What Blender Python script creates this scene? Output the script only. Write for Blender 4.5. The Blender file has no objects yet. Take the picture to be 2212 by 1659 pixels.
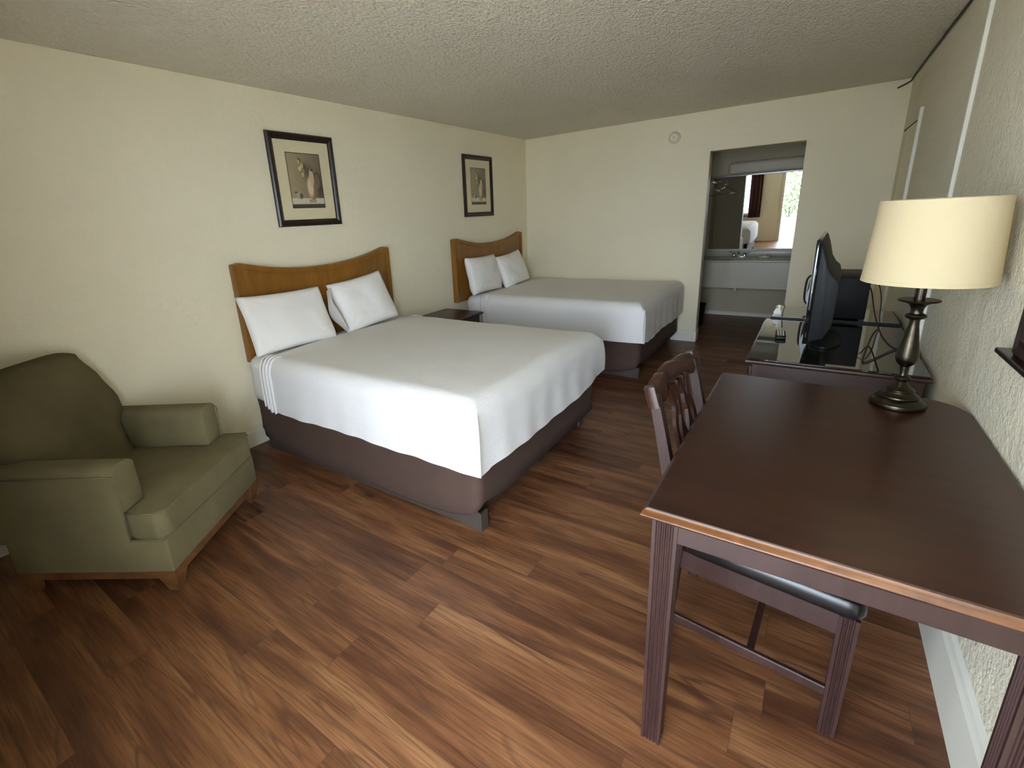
import bpy, bmesh, math, random
from mathutils import Vector, Matrix, noise
random.seed(7)
S = bpy.context.scene
C = S.collection
PI = math.pi

# ------------------------------------------------------------------ camera
F_PX, CX, CY = 1018.49, 1012.89, 771.14
CAM = Vector((3.0854, -5.6175, 1.4747))
R = Vector((0.81297209, 0.57971274, -0.05485912))
U = Vector((-0.12171547, 0.2613048, 0.95755164))
F = Vector((-0.56943984, 0.77178555, -0.28299352))
cd = bpy.data.cameras.new('camera')
cam = bpy.data.objects.new('camera', cd)
C.objects.link(cam)
m = Matrix((R, U, -F)).transposed().to_4x4()
m.translation = CAM
cam.matrix_world = m
cd.sensor_width = 36.0
cd.lens = F_PX / 2212 * 36
cd.shift_x = (1106 - CX) / 2212
cd.shift_y = (CY - 829.5) / 2212
cd.clip_start = 0.02
S.camera = cam

# ------------------------------------------------------------------ world, light, exposure
S.view_settings.view_transform = 'Standard'
S.view_settings.look = 'None'
S.view_settings.gamma = 1.0
S.view_settings.use_curve_mapping = False
S.view_settings.exposure = 1.3
W = bpy.data.worlds.new('World')
S.world = W
W.use_nodes = True
wn = W.node_tree
wn.nodes['Background'].inputs[0].default_value = (0.74, 0.87, 1.05, 1)
wn.nodes['Background'].inputs[1].default_value = 9.0
S.cycles.max_bounces = 14
S.cycles.diffuse_bounces = 10
S.cycles.glossy_bounces = 6
S.cycles.sample_clamp_indirect = 8
S.cycles.use_denoising = True

H = 2.36
WX = 3.563
YF = -5.74          # inner face of the front wall
DX0, DX1, DZ = 2.30, 3.30, 2.03      # entrance opening
WX0, WX1, WZ0, WZ1 = 0.30, 1.62, 0.66, 2.02   # front window

def portal(name, x0, x1, z0, z1, y):
    l = bpy.data.lights.new(name, 'AREA')
    l.shape = 'RECTANGLE'; l.size = x1 - x0; l.size_y = z1 - z0
    l.cycles.is_portal = True
    o = bpy.data.objects.new(name, l); C.objects.link(o)
    o.location = ((x0 + x1) / 2, y, (z0 + z1) / 2)
    o.rotation_euler = (PI / 2, 0, 0)      # -Z axis -> +Y (into the room)
    return o
portal('door_portal', DX0, DX1, 0, DZ, YF - 0.13)
portal('window_portal', WX0, WX1, WZ0, WZ1, YF - 0.13)

sun = bpy.data.lights.new('sun', 'SUN'); sun.energy = 11; sun.color = (1, .93, .80); sun.angle = .02
so = bpy.data.objects.new('sun', sun); C.objects.link(so); so.rotation_euler = (math.radians(-24), math.radians(14), 0)

# ------------------------------------------------------------------ materials
def mat(name, col=(.8, .8, .8), rough=.6, metal=0.0, spec=.5, coat=0, bump=None, trans=0, var=None, emit=None, alpha=None):
    mt = bpy.data.materials.new(name); mt.use_nodes = True
    nt = mt.node_tree; b = nt.nodes['Principled BSDF']
    b.inputs['Base Color'].default_value = (*col, 1)
    b.inputs['Roughness'].default_value = rough
    b.inputs['Metallic'].default_value = metal
    b.inputs['Specular IOR Level'].default_value = spec
    b.inputs['Coat Weight'].default_value = coat
    b.inputs['Transmission Weight'].default_value = trans
    tc = nt.nodes.new('ShaderNodeTexCoord')
    if var:                                  # (scale, amount)
        n = nt.nodes.new('ShaderNodeTexNoise'); n.inputs['Scale'].default_value = var[0]; n.inputs['Detail'].default_value = 4
        nt.links.new(tc.outputs['Object'], n.inputs['Vector'])
        r = nt.nodes.new('ShaderNodeValToRGB')
        r.color_ramp.elements[0].position = .3; r.color_ramp.elements[1].position = .7
        r.color_ramp.elements[0].color = (*[c * (1 - var[1]) for c in col], 1)
        r.color_ramp.elements[1].color = (*[min(1, c * (1 + var[1])) for c in col], 1)
        nt.links.new(n.outputs['Fac'], r.inputs['Fac']); nt.links.new(r.outputs[0], b.inputs['Base Color'])
    if bump:                                 # (scale, distance, strength)
        n = nt.nodes.new('ShaderNodeTexNoise'); n.inputs['Scale'].default_value = bump[0]; n.inputs['Detail'].default_value = 3
        nt.links.new(tc.outputs['Object'], n.inputs['Vector'])
        bp = nt.nodes.new('ShaderNodeBump'); bp.inputs['Distance'].default_value = bump[1]; bp.inputs['Strength'].default_value = bump[2]
        nt.links.new(n.outputs['Fac'], bp.inputs['Height']); nt.links.new(bp.outputs[0], b.inputs['Normal'])
    return mt

def wood(name, dark, light, rough=.35, scale=(1.5, 14, 14), coat=.3, bump=.0):
    mt = bpy.data.materials.new(name); mt.use_nodes = True
    nt = mt.node_tree; b = nt.nodes['Principled BSDF']
    b.inputs['Roughness'].default_value = rough; b.inputs['Coat Weight'].default_value = coat; b.inputs['Coat Roughness'].default_value = .25
    tc = nt.nodes.new('ShaderNodeTexCoord'); mp = nt.nodes.new('ShaderNodeMapping'); mp.inputs['Scale'].default_value = scale
    n = nt.nodes.new('ShaderNodeTexNoise'); n.inputs['Scale'].default_value = 3; n.inputs['Detail'].default_value = 7; n.inputs['Distortion'].default_value = .6
    r = nt.nodes.new('ShaderNodeValToRGB'); r.color_ramp.elements[0].position = .3; r.color_ramp.elements[1].position = .72
    r.color_ramp.elements[0].color = (*dark, 1); r.color_ramp.elements[1].color = (*light, 1)
    nt.links.new(tc.outputs['Object'], mp.inputs[0]); nt.links.new(mp.outputs[0], n.inputs['Vector'])
    nt.links.new(n.outputs['Fac'], r.inputs['Fac']); nt.links.new(r.outputs[0], b.inputs['Base Color'])
    return mt

def plaster(name, col, kind):
    mt = mat(name, col, .9, spec=.15)
    nt = mt.node_tree; b = nt.nodes['Principled BSDF']; tc = nt.nodes['Texture Coordinate']
    n1 = nt.nodes.new('ShaderNodeTexNoise'); n2 = nt.nodes.new('ShaderNodeTexNoise'); ad = nt.nodes.new('ShaderNodeMath'); ad.operation = 'ADD'
    bp = nt.nodes.new('ShaderNodeBump')
    if kind == 'ceiling':
        mp = nt.nodes.new('ShaderNodeMapping'); mp.inputs['Scale'].default_value = (1.0, .55, 1)
        mp.inputs['Rotation'].default_value = (0, 0, .5)
        nt.links.new(tc.outputs['Object'], mp.inputs[0])
        n1.inputs['Scale'].default_value = 95; n1.inputs['Detail'].default_value = 4; n1.inputs['Distortion'].default_value = .15
        n2.inputs['Scale'].default_value = 48; n2.inputs['Detail'].default_value = 2
        bp.inputs['Distance'].default_value = .026; bp.inputs['Strength'].default_value = .8
        nt.links.new(mp.outputs[0], n1.inputs['Vector']); nt.links.new(mp.outputs[0], n2.inputs['Vector'])
    else:
        n1.inputs['Scale'].default_value = 95; n1.inputs['Detail'].default_value = 3
        n2.inputs['Scale'].default_value = 22; n2.inputs['Detail'].default_value = 2
        bp.inputs['Distance'].default_value = .005; bp.inputs['Strength'].default_value = .5 if kind == 'wall' else 1.0
        nt.links.new(tc.outputs['Object'], n1.inputs['Vector']); nt.links.new(tc.outputs['Object'], n2.inputs['Vector'])
    nt.links.new(n1.outputs['Fac'], ad.inputs[0]); nt.links.new(n2.outputs['Fac'], ad.inputs[1])
    nt.links.new(ad.outputs[0], bp.inputs['Height']); nt.links.new(bp.outputs[0], b.inputs['Normal'])
    # faint large scale unevenness of the paint itself
    n3 = nt.nodes.new('ShaderNodeTexNoise'); n3.inputs['Scale'].default_value = 1.7; n3.inputs['Detail'].default_value = 5
    nt.links.new(tc.outputs['Object'], n3.inputs['Vector'])
    r = nt.nodes.new('ShaderNodeValToRGB'); r.color_ramp.elements[0].position = .3; r.color_ramp.elements[1].position = .7
    r.color_ramp.elements[0].color = (*[c * .96 for c in col], 1); r.color_ramp.elements[1].color = (*col, 1)
    nt.links.new(n3.outputs['Fac'], r.inputs['Fac']); nt.links.new(r.outputs[0], b.inputs['Base Color'])
    return mt

def floor_mat():
    mt = bpy.data.materials.new('floor_planks'); mt.use_nodes = True
    nt = mt.node_tree; N = nt.nodes; L = nt.links; b = N['Principled BSDF']
    def math_(op, a, b_=None, c=None):
        k = N.new('ShaderNodeMath'); k.operation = op
        for i, v in enumerate((a, b_, c)):
            if v is None: continue
            if isinstance(v, (int, float)): k.inputs[i].default_value = v
            else: L.new(v, k.inputs[i])
        return k.outputs[0]
    def mix(f, a, b_, t='MIX'):
        k = N.new('ShaderNodeMix'); k.data_type = 'RGBA'; k.blend_type = t
        for s, v in ((k.inputs[0], f), (k.inputs[6], a), (k.inputs[7], b_)):
            if isinstance(v, (int, float)): s.default_value = v
            elif isinstance(v, tuple): s.default_value = (*v, 1)
            else: L.new(v, s)
        return k.outputs[2]
    tc = N.new('ShaderNodeTexCoord'); sp = N.new('ShaderNodeSeparateXYZ'); L.new(tc.outputs['Object'], sp.inputs[0])
    x, y = sp.outputs[0], sp.outputs[1]
    PW, PLN = .15, 1.22
    ry = math_('DIVIDE', math_('ADD', y, 4.92 + PW * 60), PW)
    row = math_('FLOOR', ry)
    wr = N.new('ShaderNodeTexWhiteNoise'); wr.noise_dimensions = '1D'; L.new(row, wr.inputs['W'])
    xs = math_('DIVIDE', math_('ADD', math_('ADD', x, 20), math_('MULTIPLY', wr.outputs['Value'], PLN)), PLN)
    col = math_('FLOOR', xs)
    cv = N.new('ShaderNodeCombineXYZ'); L.new(row, cv.inputs[0]); L.new(col, cv.inputs[1])
    wp = N.new('ShaderNodeTexWhiteNoise'); wp.noise_dimensions = '3D'; L.new(cv.outputs[0], wp.inputs['Vector'])
    pid = wp.outputs['Value']
    # grain vector: x stretched, shifted for each plank
    gv = N.new('ShaderNodeCombineXYZ')
    L.new(math_('ADD', math_('MULTIPLY', x, 1.0), math_('MULTIPLY', pid, 37.0)), gv.inputs[0])
    L.new(math_('ADD', y, math_('MULTIPLY', pid, 11.0)), gv.inputs[1])
    L.new(math_('MULTIPLY', pid, 53.0), gv.inputs[2])
    def noise_(scale, detail, dist, sx, sy):
        mp = N.new('ShaderNodeMapping'); mp.inputs['Scale'].default_value = (sx, sy, 1); L.new(gv.outputs[0], mp.inputs[0])
        n = N.new('ShaderNodeTexNoise'); n.inputs['Scale'].default_value = scale; n.inputs['Detail'].default_value = detail
        n.inputs['Distortion'].default_value = dist; L.new(mp.outputs[0], n.inputs['Vector']); return n.outputs['Fac']
    def ramp(f, pts):
        r = N.new('ShaderNodeValToRGB'); e = r.color_ramp.elements
        while len(e) < len(pts): e.new(.5)
        for q, (p, c) in zip(e, pts): q.position = p; q.color = (*c, 1)
        L.new(f, r.inputs['Fac']); return r.outputs[0]
    big = noise_(1.5, 5, .7, .85, 6.5)
    fine = noise_(5, 8, .5, 1.2, 30)
    base = ramp(big, [(.22, (.054, .020, .010)), (.40, (.125, .052, .024)), (.53, (.195, .088, .040)), (.72, (.28, .145, .068))])
    base = mix(.75, base, ramp(fine, [(.3, (.42, .35, .32)), (.52, (1, 1, 1)), (.75, (1.3, 1.3, 1.25))]), 'MULTIPLY')
    # dark veins following a swirling contour
    vein = noise_(1.1, 2, 1.1, .55, 6.0)
    vv = math_('ABSOLUTE', math_('SUBTRACT', vein, .5))
    vf = math_('MULTIPLY', math_('SUBTRACT', 1, math_('MINIMUM', math_('DIVIDE', vv, .022), 1)), noise_(2.2, 2, .3, 1, 3))
    base = mix(math_('MULTIPLY', vf, 1.5), base, (.085, .038, .022))
    kmp = N.new('ShaderNodeMapping'); kmp.inputs['Scale'].default_value = (1.6, 5.0, 1); L.new(gv.outputs[0], kmp.inputs[0])
    vor = N.new('ShaderNodeTexVoronoi'); vor.inputs['Scale'].default_value = 1.0; L.new(kmp.outputs[0], vor.inputs['Vector'])
    kd_ = math_('ADD', vor.outputs['Distance'], math_('MULTIPLY', math_('SUBTRACT', fine, .5), .10))
    kn = math_('MAXIMUM', math_('SUBTRACT', 1, math_('DIVIDE', kd_, .10)), 0)
    ring = math_('MULTIPLY', math_('MAXIMUM', math_('SUBTRACT', 1, math_('DIVIDE', kd_, .30)), 0), math_('ABSOLUTE', math_('SINE', math_('MULTIPLY', kd_, 70))))
    base = mix(math_('MULTIPLY', ring, .7), base, (.10, .042, .022))
    base = mix(math_('MINIMUM', math_('MULTIPLY', kn, 2.0), .9), base, (.045, .020, .014))
    pch = noise_(2.0, 3, .4, .7, 3.0)
    base = mix(.75, base, ramp(pch, [(.28, (.50, .42, .42)), (.48, (.92, .88, .86)), (.62, (1.05, 1.03, 1.0)), (.8, (1.15, 1.15, 1.1))]), 'MULTIPLY')
    # plank tint
    tint = ramp(pid, [(0, (.78, .72, .70)), (.35, (1, .93, .88)), (.7, (1.05, 1.02, .98)), (1, (1.22, 1.18, 1.1))])
    base = mix(.9, base, tint, 'MULTIPLY')
    # seams
    fy = math_('FRACT', ry); fx = math_('FRACT', xs)
    dy = math_('MULTIPLY', math_('MINIMUM', fy, math_('SUBTRACT', 1, fy)), PW)
    dx = math_('MULTIPLY', math_('MINIMUM', fx, math_('SUBTRACT', 1, fx)), PLN)
    seam = math_('LESS_THAN', math_('MINIMUM', dx, dy), .0011)
    base = mix(math_('MULTIPLY', seam, .55), base, (.05, .025, .015))
    L.new(base, b.inputs['Base Color'])
    b.inputs['Roughness'].default_value = .42; b.inputs['Specular IOR Level'].default_value = .45
    bp = N.new('ShaderNodeBump'); bp.inputs['Distance'].default_value = .0012; bp.inputs['Strength'].default_value = .5
    L.new(math_('SUBTRACT', fine, math_('MULTIPLY', seam, 1.0)), bp.inputs['Height']); L.new(bp.outputs[0], b.inputs['Normal'])
    return mt

M = {}
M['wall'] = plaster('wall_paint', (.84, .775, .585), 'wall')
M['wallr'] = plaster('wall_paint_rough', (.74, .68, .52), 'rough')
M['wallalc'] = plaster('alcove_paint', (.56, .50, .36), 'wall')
M['ceil'] = plaster('ceiling_texture', (.80, .75, .61), 'ceiling')
M['trim'] = mat('trim_paint', (.74, .72, .62), .45)
M['floor'] = floor_mat()
M['cherry'] = wood('cherry_wood', (.024, .0065, .0035), (.046, .014, .007), .33, (1.2, 10, 10), .05)
M['cherryx'] = wood('cherry_wood_worn', (.022, .0075, .006), (.038, .015, .0125), .42, (10, 10, 1.2), .05)
M['edge'] = wood('worn_edge', (.085, .030, .008), (.17, .065, .020), .42, (6, 10, 10), .0)
M['oak'] = wood('honey_oak', (.20, .082, .009), (.28, .120, .016), .40, (6, 5, 1), .10)
M['chairwood'] = wood('walnut_wood', (.10, .042, .014), (.20, .09, .032), .4, (4, 4, 4), .2)
M['darkwood'] = wood('espresso_wood', (.022, .010, .008), (.045, .02, .016), .35, (10, 2, 10), .3)
M['frame'] = wood('dark_frame', (.008, .003, .002), (.022, .008, .005), .32, (8, 8, 8), .1)
M['sheet'] = mat('white_sheet', (.80, .79, .78), .85, bump=(40, .004, .35))
M['pillow'] = mat('pillow_cotton', (.88, .86, .83), .85, bump=(9, .006, .25))
M['skirt'] = mat('brown_wrap', (.070, .039, .028), .85, bump=(350, .001, .4), var=(6, .08))
M['basegrey'] = mat('bed_base_board', (.055, .040, .029), .7)
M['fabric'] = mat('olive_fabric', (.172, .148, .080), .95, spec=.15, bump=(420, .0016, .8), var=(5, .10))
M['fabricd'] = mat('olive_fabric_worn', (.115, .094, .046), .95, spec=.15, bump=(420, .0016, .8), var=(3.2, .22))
M['brass'] = mat('antique_bronze', (.055, .045, .030), .33, metal=1.0, var=(30, .25))
M['shade'] = mat('lamp_linen', (.56, .46, .275), .9, bump=(300, .0008, .5))
M['bulb'] = mat('bulb_glass', (.9, .9, .88), .3)
M['black'] = mat('black_plastic', (.006, .006, .006), .5, spec=.3)
M['blackgl'] = mat('black_gloss', (.006, .006, .006), .08, coat=.5)
M['cord'] = mat('black_cord', (.012, .010, .008), .5)
M['vinyl'] = mat('black_vinyl', (.006, .0055, .006), .25, bump=(500, .0006, .5))
M['chrome'] = mat('chrome', (.75, .74, .70), .12, metal=1)
M['mirror'] = mat('mirror_silver', (.92, .93, .92), .0, metal=1)
M['counter'] = mat('counter_laminate', (.50, .46, .36), .3, var=(40, .06))
M['cream'] = mat('cream_plastic', (.80, .75, .60), .4)
M['greyb'] = mat('greyed_plastic', (.66, .61, .48), .5)
M['paper'] = mat('white_paper', (.85, .84, .78), .8)
M['silver'] = mat('microwave_silver', (.10, .105, .10), .3, metal=.5)
M['curtain'] = mat('brown_curtain', (.10, .05, .045), .95)
M['glassd'] = mat('smoked_glass_top', (.02, .017, .014), .04, coat=1.0)
M['concrete'] = mat('concrete', (.55, .53, .50), .8, var=(4, .1))
M['leaf'] = mat('leaf_green', (.07, .11, .03), .5, var=(8, .5))
M['alum'] = mat('aluminium', (.6, .6, .6), .4, metal=.8)
M['pglass'] = None
g = bpy.data.materials.new('clear_glass'); g.use_nodes = True
nt = g.node_tree; nt.nodes.clear()
o_ = nt.nodes.new('ShaderNodeOutputMaterial'); tr = nt.nodes.new('ShaderNodeBsdfTransparent'); gl = nt.nodes.new('ShaderNodeBsdfGlossy'); gl.inputs['Roughness'].default_value = .03
fr = nt.nodes.new('ShaderNodeFresnel'); fr.inputs[0].default_value = 1.45; mx = nt.nodes.new('ShaderNodeMixShader')
ge = nt.nodes.new('ShaderNodeNewGeometry'); sb = nt.nodes.new('ShaderNodeMath'); sb.operation = 'SUBTRACT'; sb.inputs[0].default_value = 1; ml = nt.nodes.new('ShaderNodeMath'); ml.operation = 'MULTIPLY'
nt.links.new(ge.outputs['Backfacing'], sb.inputs[1]); nt.links.new(sb.outputs[0], ml.inputs[0]); nt.links.new(fr.outputs[0], ml.inputs[1]); nt.links.new(ml.outputs[0], mx.inputs[0]); nt.links.new(tr.outputs[0], mx.inputs[1]); nt.links.new(gl.outputs[0], mx.inputs[2]); nt.links.new(mx.outputs[0], o_.inputs[0])
M['pglass'] = g

def coverlet_mat():
    mt = mat('white_waffle_coverlet', (.82, .81, .80), .85, spec=.2)
    nt = mt.node_tree; b = nt.nodes['Principled BSDF']; tc = nt.nodes['Texture Coordinate']
    uv = tc.outputs['UV']
    ws = []
    for d in ('X', 'Y'):
        w = nt.nodes.new('ShaderNodeTexWave'); w.bands_direction = d; w.inputs['Scale'].default_value = 26; w.inputs['Distortion'].default_value = .5
        w.inputs['Detail'].default_value = 1
        nt.links.new(uv, w.inputs['Vector']); ws.append(w)
    ad = nt.nodes.new('ShaderNodeMath'); ad.operation = 'MAXIMUM'
    nt.links.new(ws[0].outputs['Fac'], ad.inputs[0]); nt.links.new(ws[1].outputs['Fac'], ad.inputs[1])
    bp = nt.nodes.new('ShaderNodeBump'); bp.inputs['Distance'].default_value = .0025; bp.inputs['Strength'].default_value = .55
    nt.links.new(ad.outputs[0], bp.inputs['Height']); nt.links.new(bp.outputs[0], b.inputs['Normal'])
    return mt
M['cover'] = coverlet_mat()

# ------------------------------------------------------------------ mesh helpers
def nb(): return bmesh.new()
def obj(name, bm, m, parent=None, smooth=False, loc=None, rotz=None, angle=None):
    me = bpy.data.meshes.new(name)
    bmesh.ops.recalc_face_normals(bm, faces=bm.faces)
    bm.to_mesh(me); bm.free()
    me.materials.append(m if not isinstance(m, str) else M[m])
    if smooth or angle:
        for p in me.polygons: p.use_smooth = True
        if angle: me.set_sharp_from_angle(angle=math.radians(angle))
    o = bpy.data.objects.new(name, me); C.objects.link(o)
    if parent: o.parent = parent
    if loc is not None: o.location = loc
    if rotz is not None: o.rotation_euler = (0, 0, rotz)
    return o
def tag(o, label, cat, group=None):
    o['label'] = label; o['category'] = cat
    if group: o['group'] = group
    return o
def thing(name, label, cat, loc=(0, 0, 0), rotz=0, group=None):
    o = bpy.data.objects.new(name, None); C.objects.link(o)
    o.location = loc; o.rotation_euler = (0, 0, rotz); o.empty_display_size = .1
    return tag(o, label, cat, group)
def struct(name, bm, m, **k):
    o = obj(name, bm, m, **k); o['kind'] = 'structure'; return o
def plabel(o, s): o['label'] = s; return o

def merge(bm, b2):
    me = bpy.data.meshes.new('tmp'); b2.to_mesh(me); b2.free(); bm.from_mesh(me); bpy.data.meshes.remove(me); return bm
def box(bm, x0, x1, y0, y1, z0, z1, bev=0, seg=2):
    t = nb(); bmesh.ops.create_cube(t, size=1)
    for v in t.verts:
        v.co = Vector(((x0 + x1) / 2 + v.co.x * (x1 - x0), (y0 + y1) / 2 + v.co.y * (y1 - y0), (z0 + z1) / 2 + v.co.z * (z1 - z0)))
    if bev: bmesh.ops.bevel(t, geom=t.edges[:], offset=bev, segments=seg, profile=.5, affect='EDGES')
    return merge(bm, t)
def prism(bm, pts, h0, h1, axis='z', bev=0, seg=2, capbev=False):
    """extrude polygon pts (a,b) along axis between h0,h1. axis z:(x,y) ; y:(x,z) ; x:(y,z)"""
    t = nb()
    def P(a, b, h): return {'z': (a, b, h), 'y': (a, h, b), 'x': (h, a, b)}[axis]
    lo = [t.verts.new(P(a, b, h0)) for a, b in pts]; hi = [t.verts.new(P(a, b, h1)) for a, b in pts]
    f1 = t.faces.new(lo); f2 = t.faces.new(hi[::-1])
    n = len(pts)
    for i in range(n): t.faces.new((lo[i], lo[(i + 1) % n], hi[(i + 1) % n], hi[i]))
    bmesh.ops.recalc_face_normals(t, faces=t.faces)
    if bev:
        es = t.edges[:] if not capbev else list(set(f1.edges[:]) | set(f2.edges[:]))
        bmesh.ops.bevel(t, geom=es, offset=bev, segments=seg, profile=.5, affect='EDGES')
    return merge(bm, t)
def lathe(bm, prof, seg=40, cx=0, cy=0, cap=True):
    t = nb(); rings = []
    for r, z in prof:
        rings.append([t.verts.new((cx + r * math.cos(2 * PI * i / seg), cy + r * math.sin(2 * PI * i / seg), z)) for i in range(seg)])
    for a, b in zip(rings, rings[1:]):
        for i in range(seg): t.faces.new((a[i], a[(i + 1) % seg], b[(i + 1) % seg], b[i]))
    if cap: t.faces.new(rings[0][::-1]); t.faces.new(rings[-1])
    return merge(bm, t)
def catmull(pts, n=8):
    P = [Vector(p) for p in pts]; P = [P[0] * 2 - P[1]] + P + [P[-1] * 2 - P[-2]]; out = []
    for i in range(1, len(P) - 2):
        for k in range(n):
            t = k / n
            out.append(.5 * ((2 * P[i]) + (-P[i - 1] + P[i + 1]) * t + (2 * P[i - 1] - 5 * P[i] + 4 * P[i + 1] - P[i + 2]) * t * t + (-P[i - 1] + 3 * P[i] - 3 * P[i + 1] + P[i + 2]) * t ** 3))
    out.append(P[-2]); return out
def tube(bm, pts, r, seg=8, smooth=0, closed=False):
    if smooth: pts = catmull(pts, smooth)
    pts = [Vector(p) for p in pts]; t = nb(); rings = []; up = None
    for i, p in enumerate(pts):
        d = (pts[min(i + 1, len(pts) - 1)] - pts[max(i - 1, 0)]).normalized()
        if up is None: up = d.orthogonal().normalized()
        up = (up - d * up.dot(d)).normalized(); s = d.cross(up)
        rr = r[i] if isinstance(r, (list, tuple)) else r
        rings.append([t.verts.new(p + (up * math.cos(2 * PI * k / seg) + s * math.sin(2 * PI * k / seg)) * rr) for k in range(seg)])
    for a, b in zip(rings, rings[1:]):
        for k in range(seg): t.faces.new((a[k], a[(k + 1) % seg], b[(k + 1) % seg], b[k]))
    t.faces.new(rings[0][::-1]); t.faces.new(rings[-1])
    return merge(bm, t)
def softbox(sx, sy, sz, r, puff=(0, 0, 0), n=12, wob=0, seed=0):
    """rounded box centred at the origin, faces bulging by puff"""
    t = nb(); bmesh.ops.create_cube(t, size=1)
    bmesh.ops.subdivide_edges(t, edges=t.edges[:], cuts=n, use_grid_fill=True)
    h = Vector((sx / 2, sy / 2, sz / 2)); c = Vector((h.x - r, h.y - r, h.z - r))
    for v in t.verts:
        u = Vector((v.co.x * 2, v.co.y * 2, v.co.z * 2))
        # concentrate rows near the borders
        u = Vector([math.copysign(abs(k) ** .7, k) for k in u])
        p = Vector((u.x * h.x, u.y * h.y, u.z * h.z))
        q = Vector([max(-c[i], min(c[i], p[i])) for i in range(3)])
        d = p - q
        if d.length > 1e-9: p = q + d.normalized() * r
        p.z += math.copysign(1, u.z) * puff[2] * max(0, (1 - u.x ** 2)) * max(0, (1 - u.y ** 2)) * (1 if abs(u.z) > .999 else abs(u.z))
        p.x += math.copysign(1, u.x) * puff[0] * max(0, (1 - u.z ** 2)) * max(0, (1 - u.y ** 2)) * abs(u.x)
        p.y += math.copysign(1, u.y) * puff[1] * max(0, (1 - u.z ** 2)) * max(0, (1 - u.x ** 2)) * abs(u.y)
        if wob:
            k = noise.noise_vector(p * 6 + Vector((seed, seed * 2, 0)))
            p += k * wob
        v.co = p
    return t
def xf(bm, mt):
    bmesh.ops.transform(bm, matrix=mt, verts=bm.verts); return bm
def T(x, y, z): return Matrix.Translation((x, y, z))
def RX(a): return Matrix.Rotation(a, 4, 'X')
def RY(a): return Matrix.Rotation(a, 4, 'Y')
def RZ(a): return Matrix.Rotation(a, 4, 'Z')

# ================================================================== room shell
AX0, AX1, AY1 = 1.72, 3.40, 1.60       # vanity alcove behind the back wall
OX0, OX1, OZ = 2.104, 2.902, 1.983     # opening in the back wall
BT = .12
b = box(nb(), -.12, WX + .12, YF - .12, AY1 + .1, -.1, 0); struct('floor', b, 'floor')
b = box(nb(), -.12, WX + .12, YF - .12, AY1 + .1, H, H + .12); struct('ceiling', b, 'ceil')
b = box(nb(), -.12, 0, YF - .12, AY1 + .1, 0, H); struct('wall_left', b, 'wall')
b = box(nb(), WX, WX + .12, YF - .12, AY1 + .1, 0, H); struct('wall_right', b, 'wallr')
b = nb(); box(b, 0, OX0, 0, BT, 0, H); box(b, OX1, WX, 0, BT, 0, H); box(b, OX0, OX1, 0, BT, OZ, H); struct('wall_back', b, 'wall')
b = nb()
box(b, 0, WX0, YF - .12, YF, 0, H); box(b, WX0, WX1, YF - .12, YF, 0, WZ0); box(b, WX0, WX1, YF - .12, YF, WZ1, H)
box(b, WX1, DX0, YF - .12, YF, 0, H); box(b, DX0, DX1, YF - .12, YF, DZ, H); box(b, DX1, WX, YF - .12, YF, 0, H)
struct('wall_front', b, 'wall')
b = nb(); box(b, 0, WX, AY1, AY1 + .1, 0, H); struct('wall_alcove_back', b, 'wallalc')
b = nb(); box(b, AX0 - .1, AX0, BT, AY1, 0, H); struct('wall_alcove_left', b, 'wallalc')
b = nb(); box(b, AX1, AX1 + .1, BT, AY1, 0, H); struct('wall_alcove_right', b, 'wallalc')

def base_profile(h=.13, t=.014):
    return [(0, 0), (t, 0), (t, h * .78), (t * .75, h * .86), (t * .4, h * .93), (t * .3, h), (0, h)]
def baseboard(name, axis, p0, p1, off, sgn, h=.13, t=.014, m_='trim'):
    bm = nb(); pts = [(off + sgn * a, z) for a, z in base_profile(h, t)]
    prism(bm, pts, p0, p1, axis); return struct(name, bm, m_)
baseboard('baseboard_left', 'y', YF, 0, 0, 1)
baseboard('baseboard_back', 'x', 0.014, OX0 + .002, 0, -1)
bm = nb(); prism(bm, [(-a, z) for a, z in base_profile()], OX1 - .002, WX, 'x'); 
struct('baseboard_back_right', bm, 'trim')
bm = nb(); box(bm, OX0 - .001, OX0 + .012, -.012, BT, 0, .125, .003); struct('baseboard_opening', bm, 'trim')
b = nb(); prism(b, [(WX, 0), (WX - .016, 0), (WX - .016, .17), (WX - .011, .185), (WX - .008, .20), (WX, .215)], YF, 0, 'y'); struct('baseboard_right', b, 'trim')
baseboard('baseboard_alcove', 'x', AX0, AX1, AY1, -1, .05)
# opening jamb lining seen as a thin darker strip
b = nb(); box(b, OX0 - .001, OX0 + .004, .0, BT + .004, .125, OZ, 0); struct('trim_1', b, 'greyb')
# white vertical batten and connecting-door casing on the right wall
b = nb(); box(b, WX - .016, WX, -2.50, -2.474, .216, H, .003); struct('trim_2', b, 'trim')
b = nb(); box(b, WX - .02, WX, -.985, -.955, .216, 2.02, .003); struct('trim_3', b, 'trim')
b = nb(); box(b, WX - .006, WX, -.955, -.30, .216, 1.95, .001); struct('door_2', b, 'wall')
b = nb(); box(b, WX - .010, WX, -.955, -.15, 1.95, 1.958, 0); struct('trim_4', b, 'basegrey')
# cable tacked along the ceiling edge of the right wall
bm = nb(); tube(bm, [(WX - .012, -3.9, H - .012), (WX - .010, -2.4, H - .014), (WX - .012, -1.2, H - .010), (WX - .012, -.25, H - .012), (WX - .02, -.06, H - .03), (WX - .09, -.015, H - .06)], .006, 6, 5)
tag(obj('ceiling_cable', bm, 'cord', smooth=True), 'thin dark cable along the ceiling edge of the right wall, ending loose at the corner', 'cable')

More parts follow.
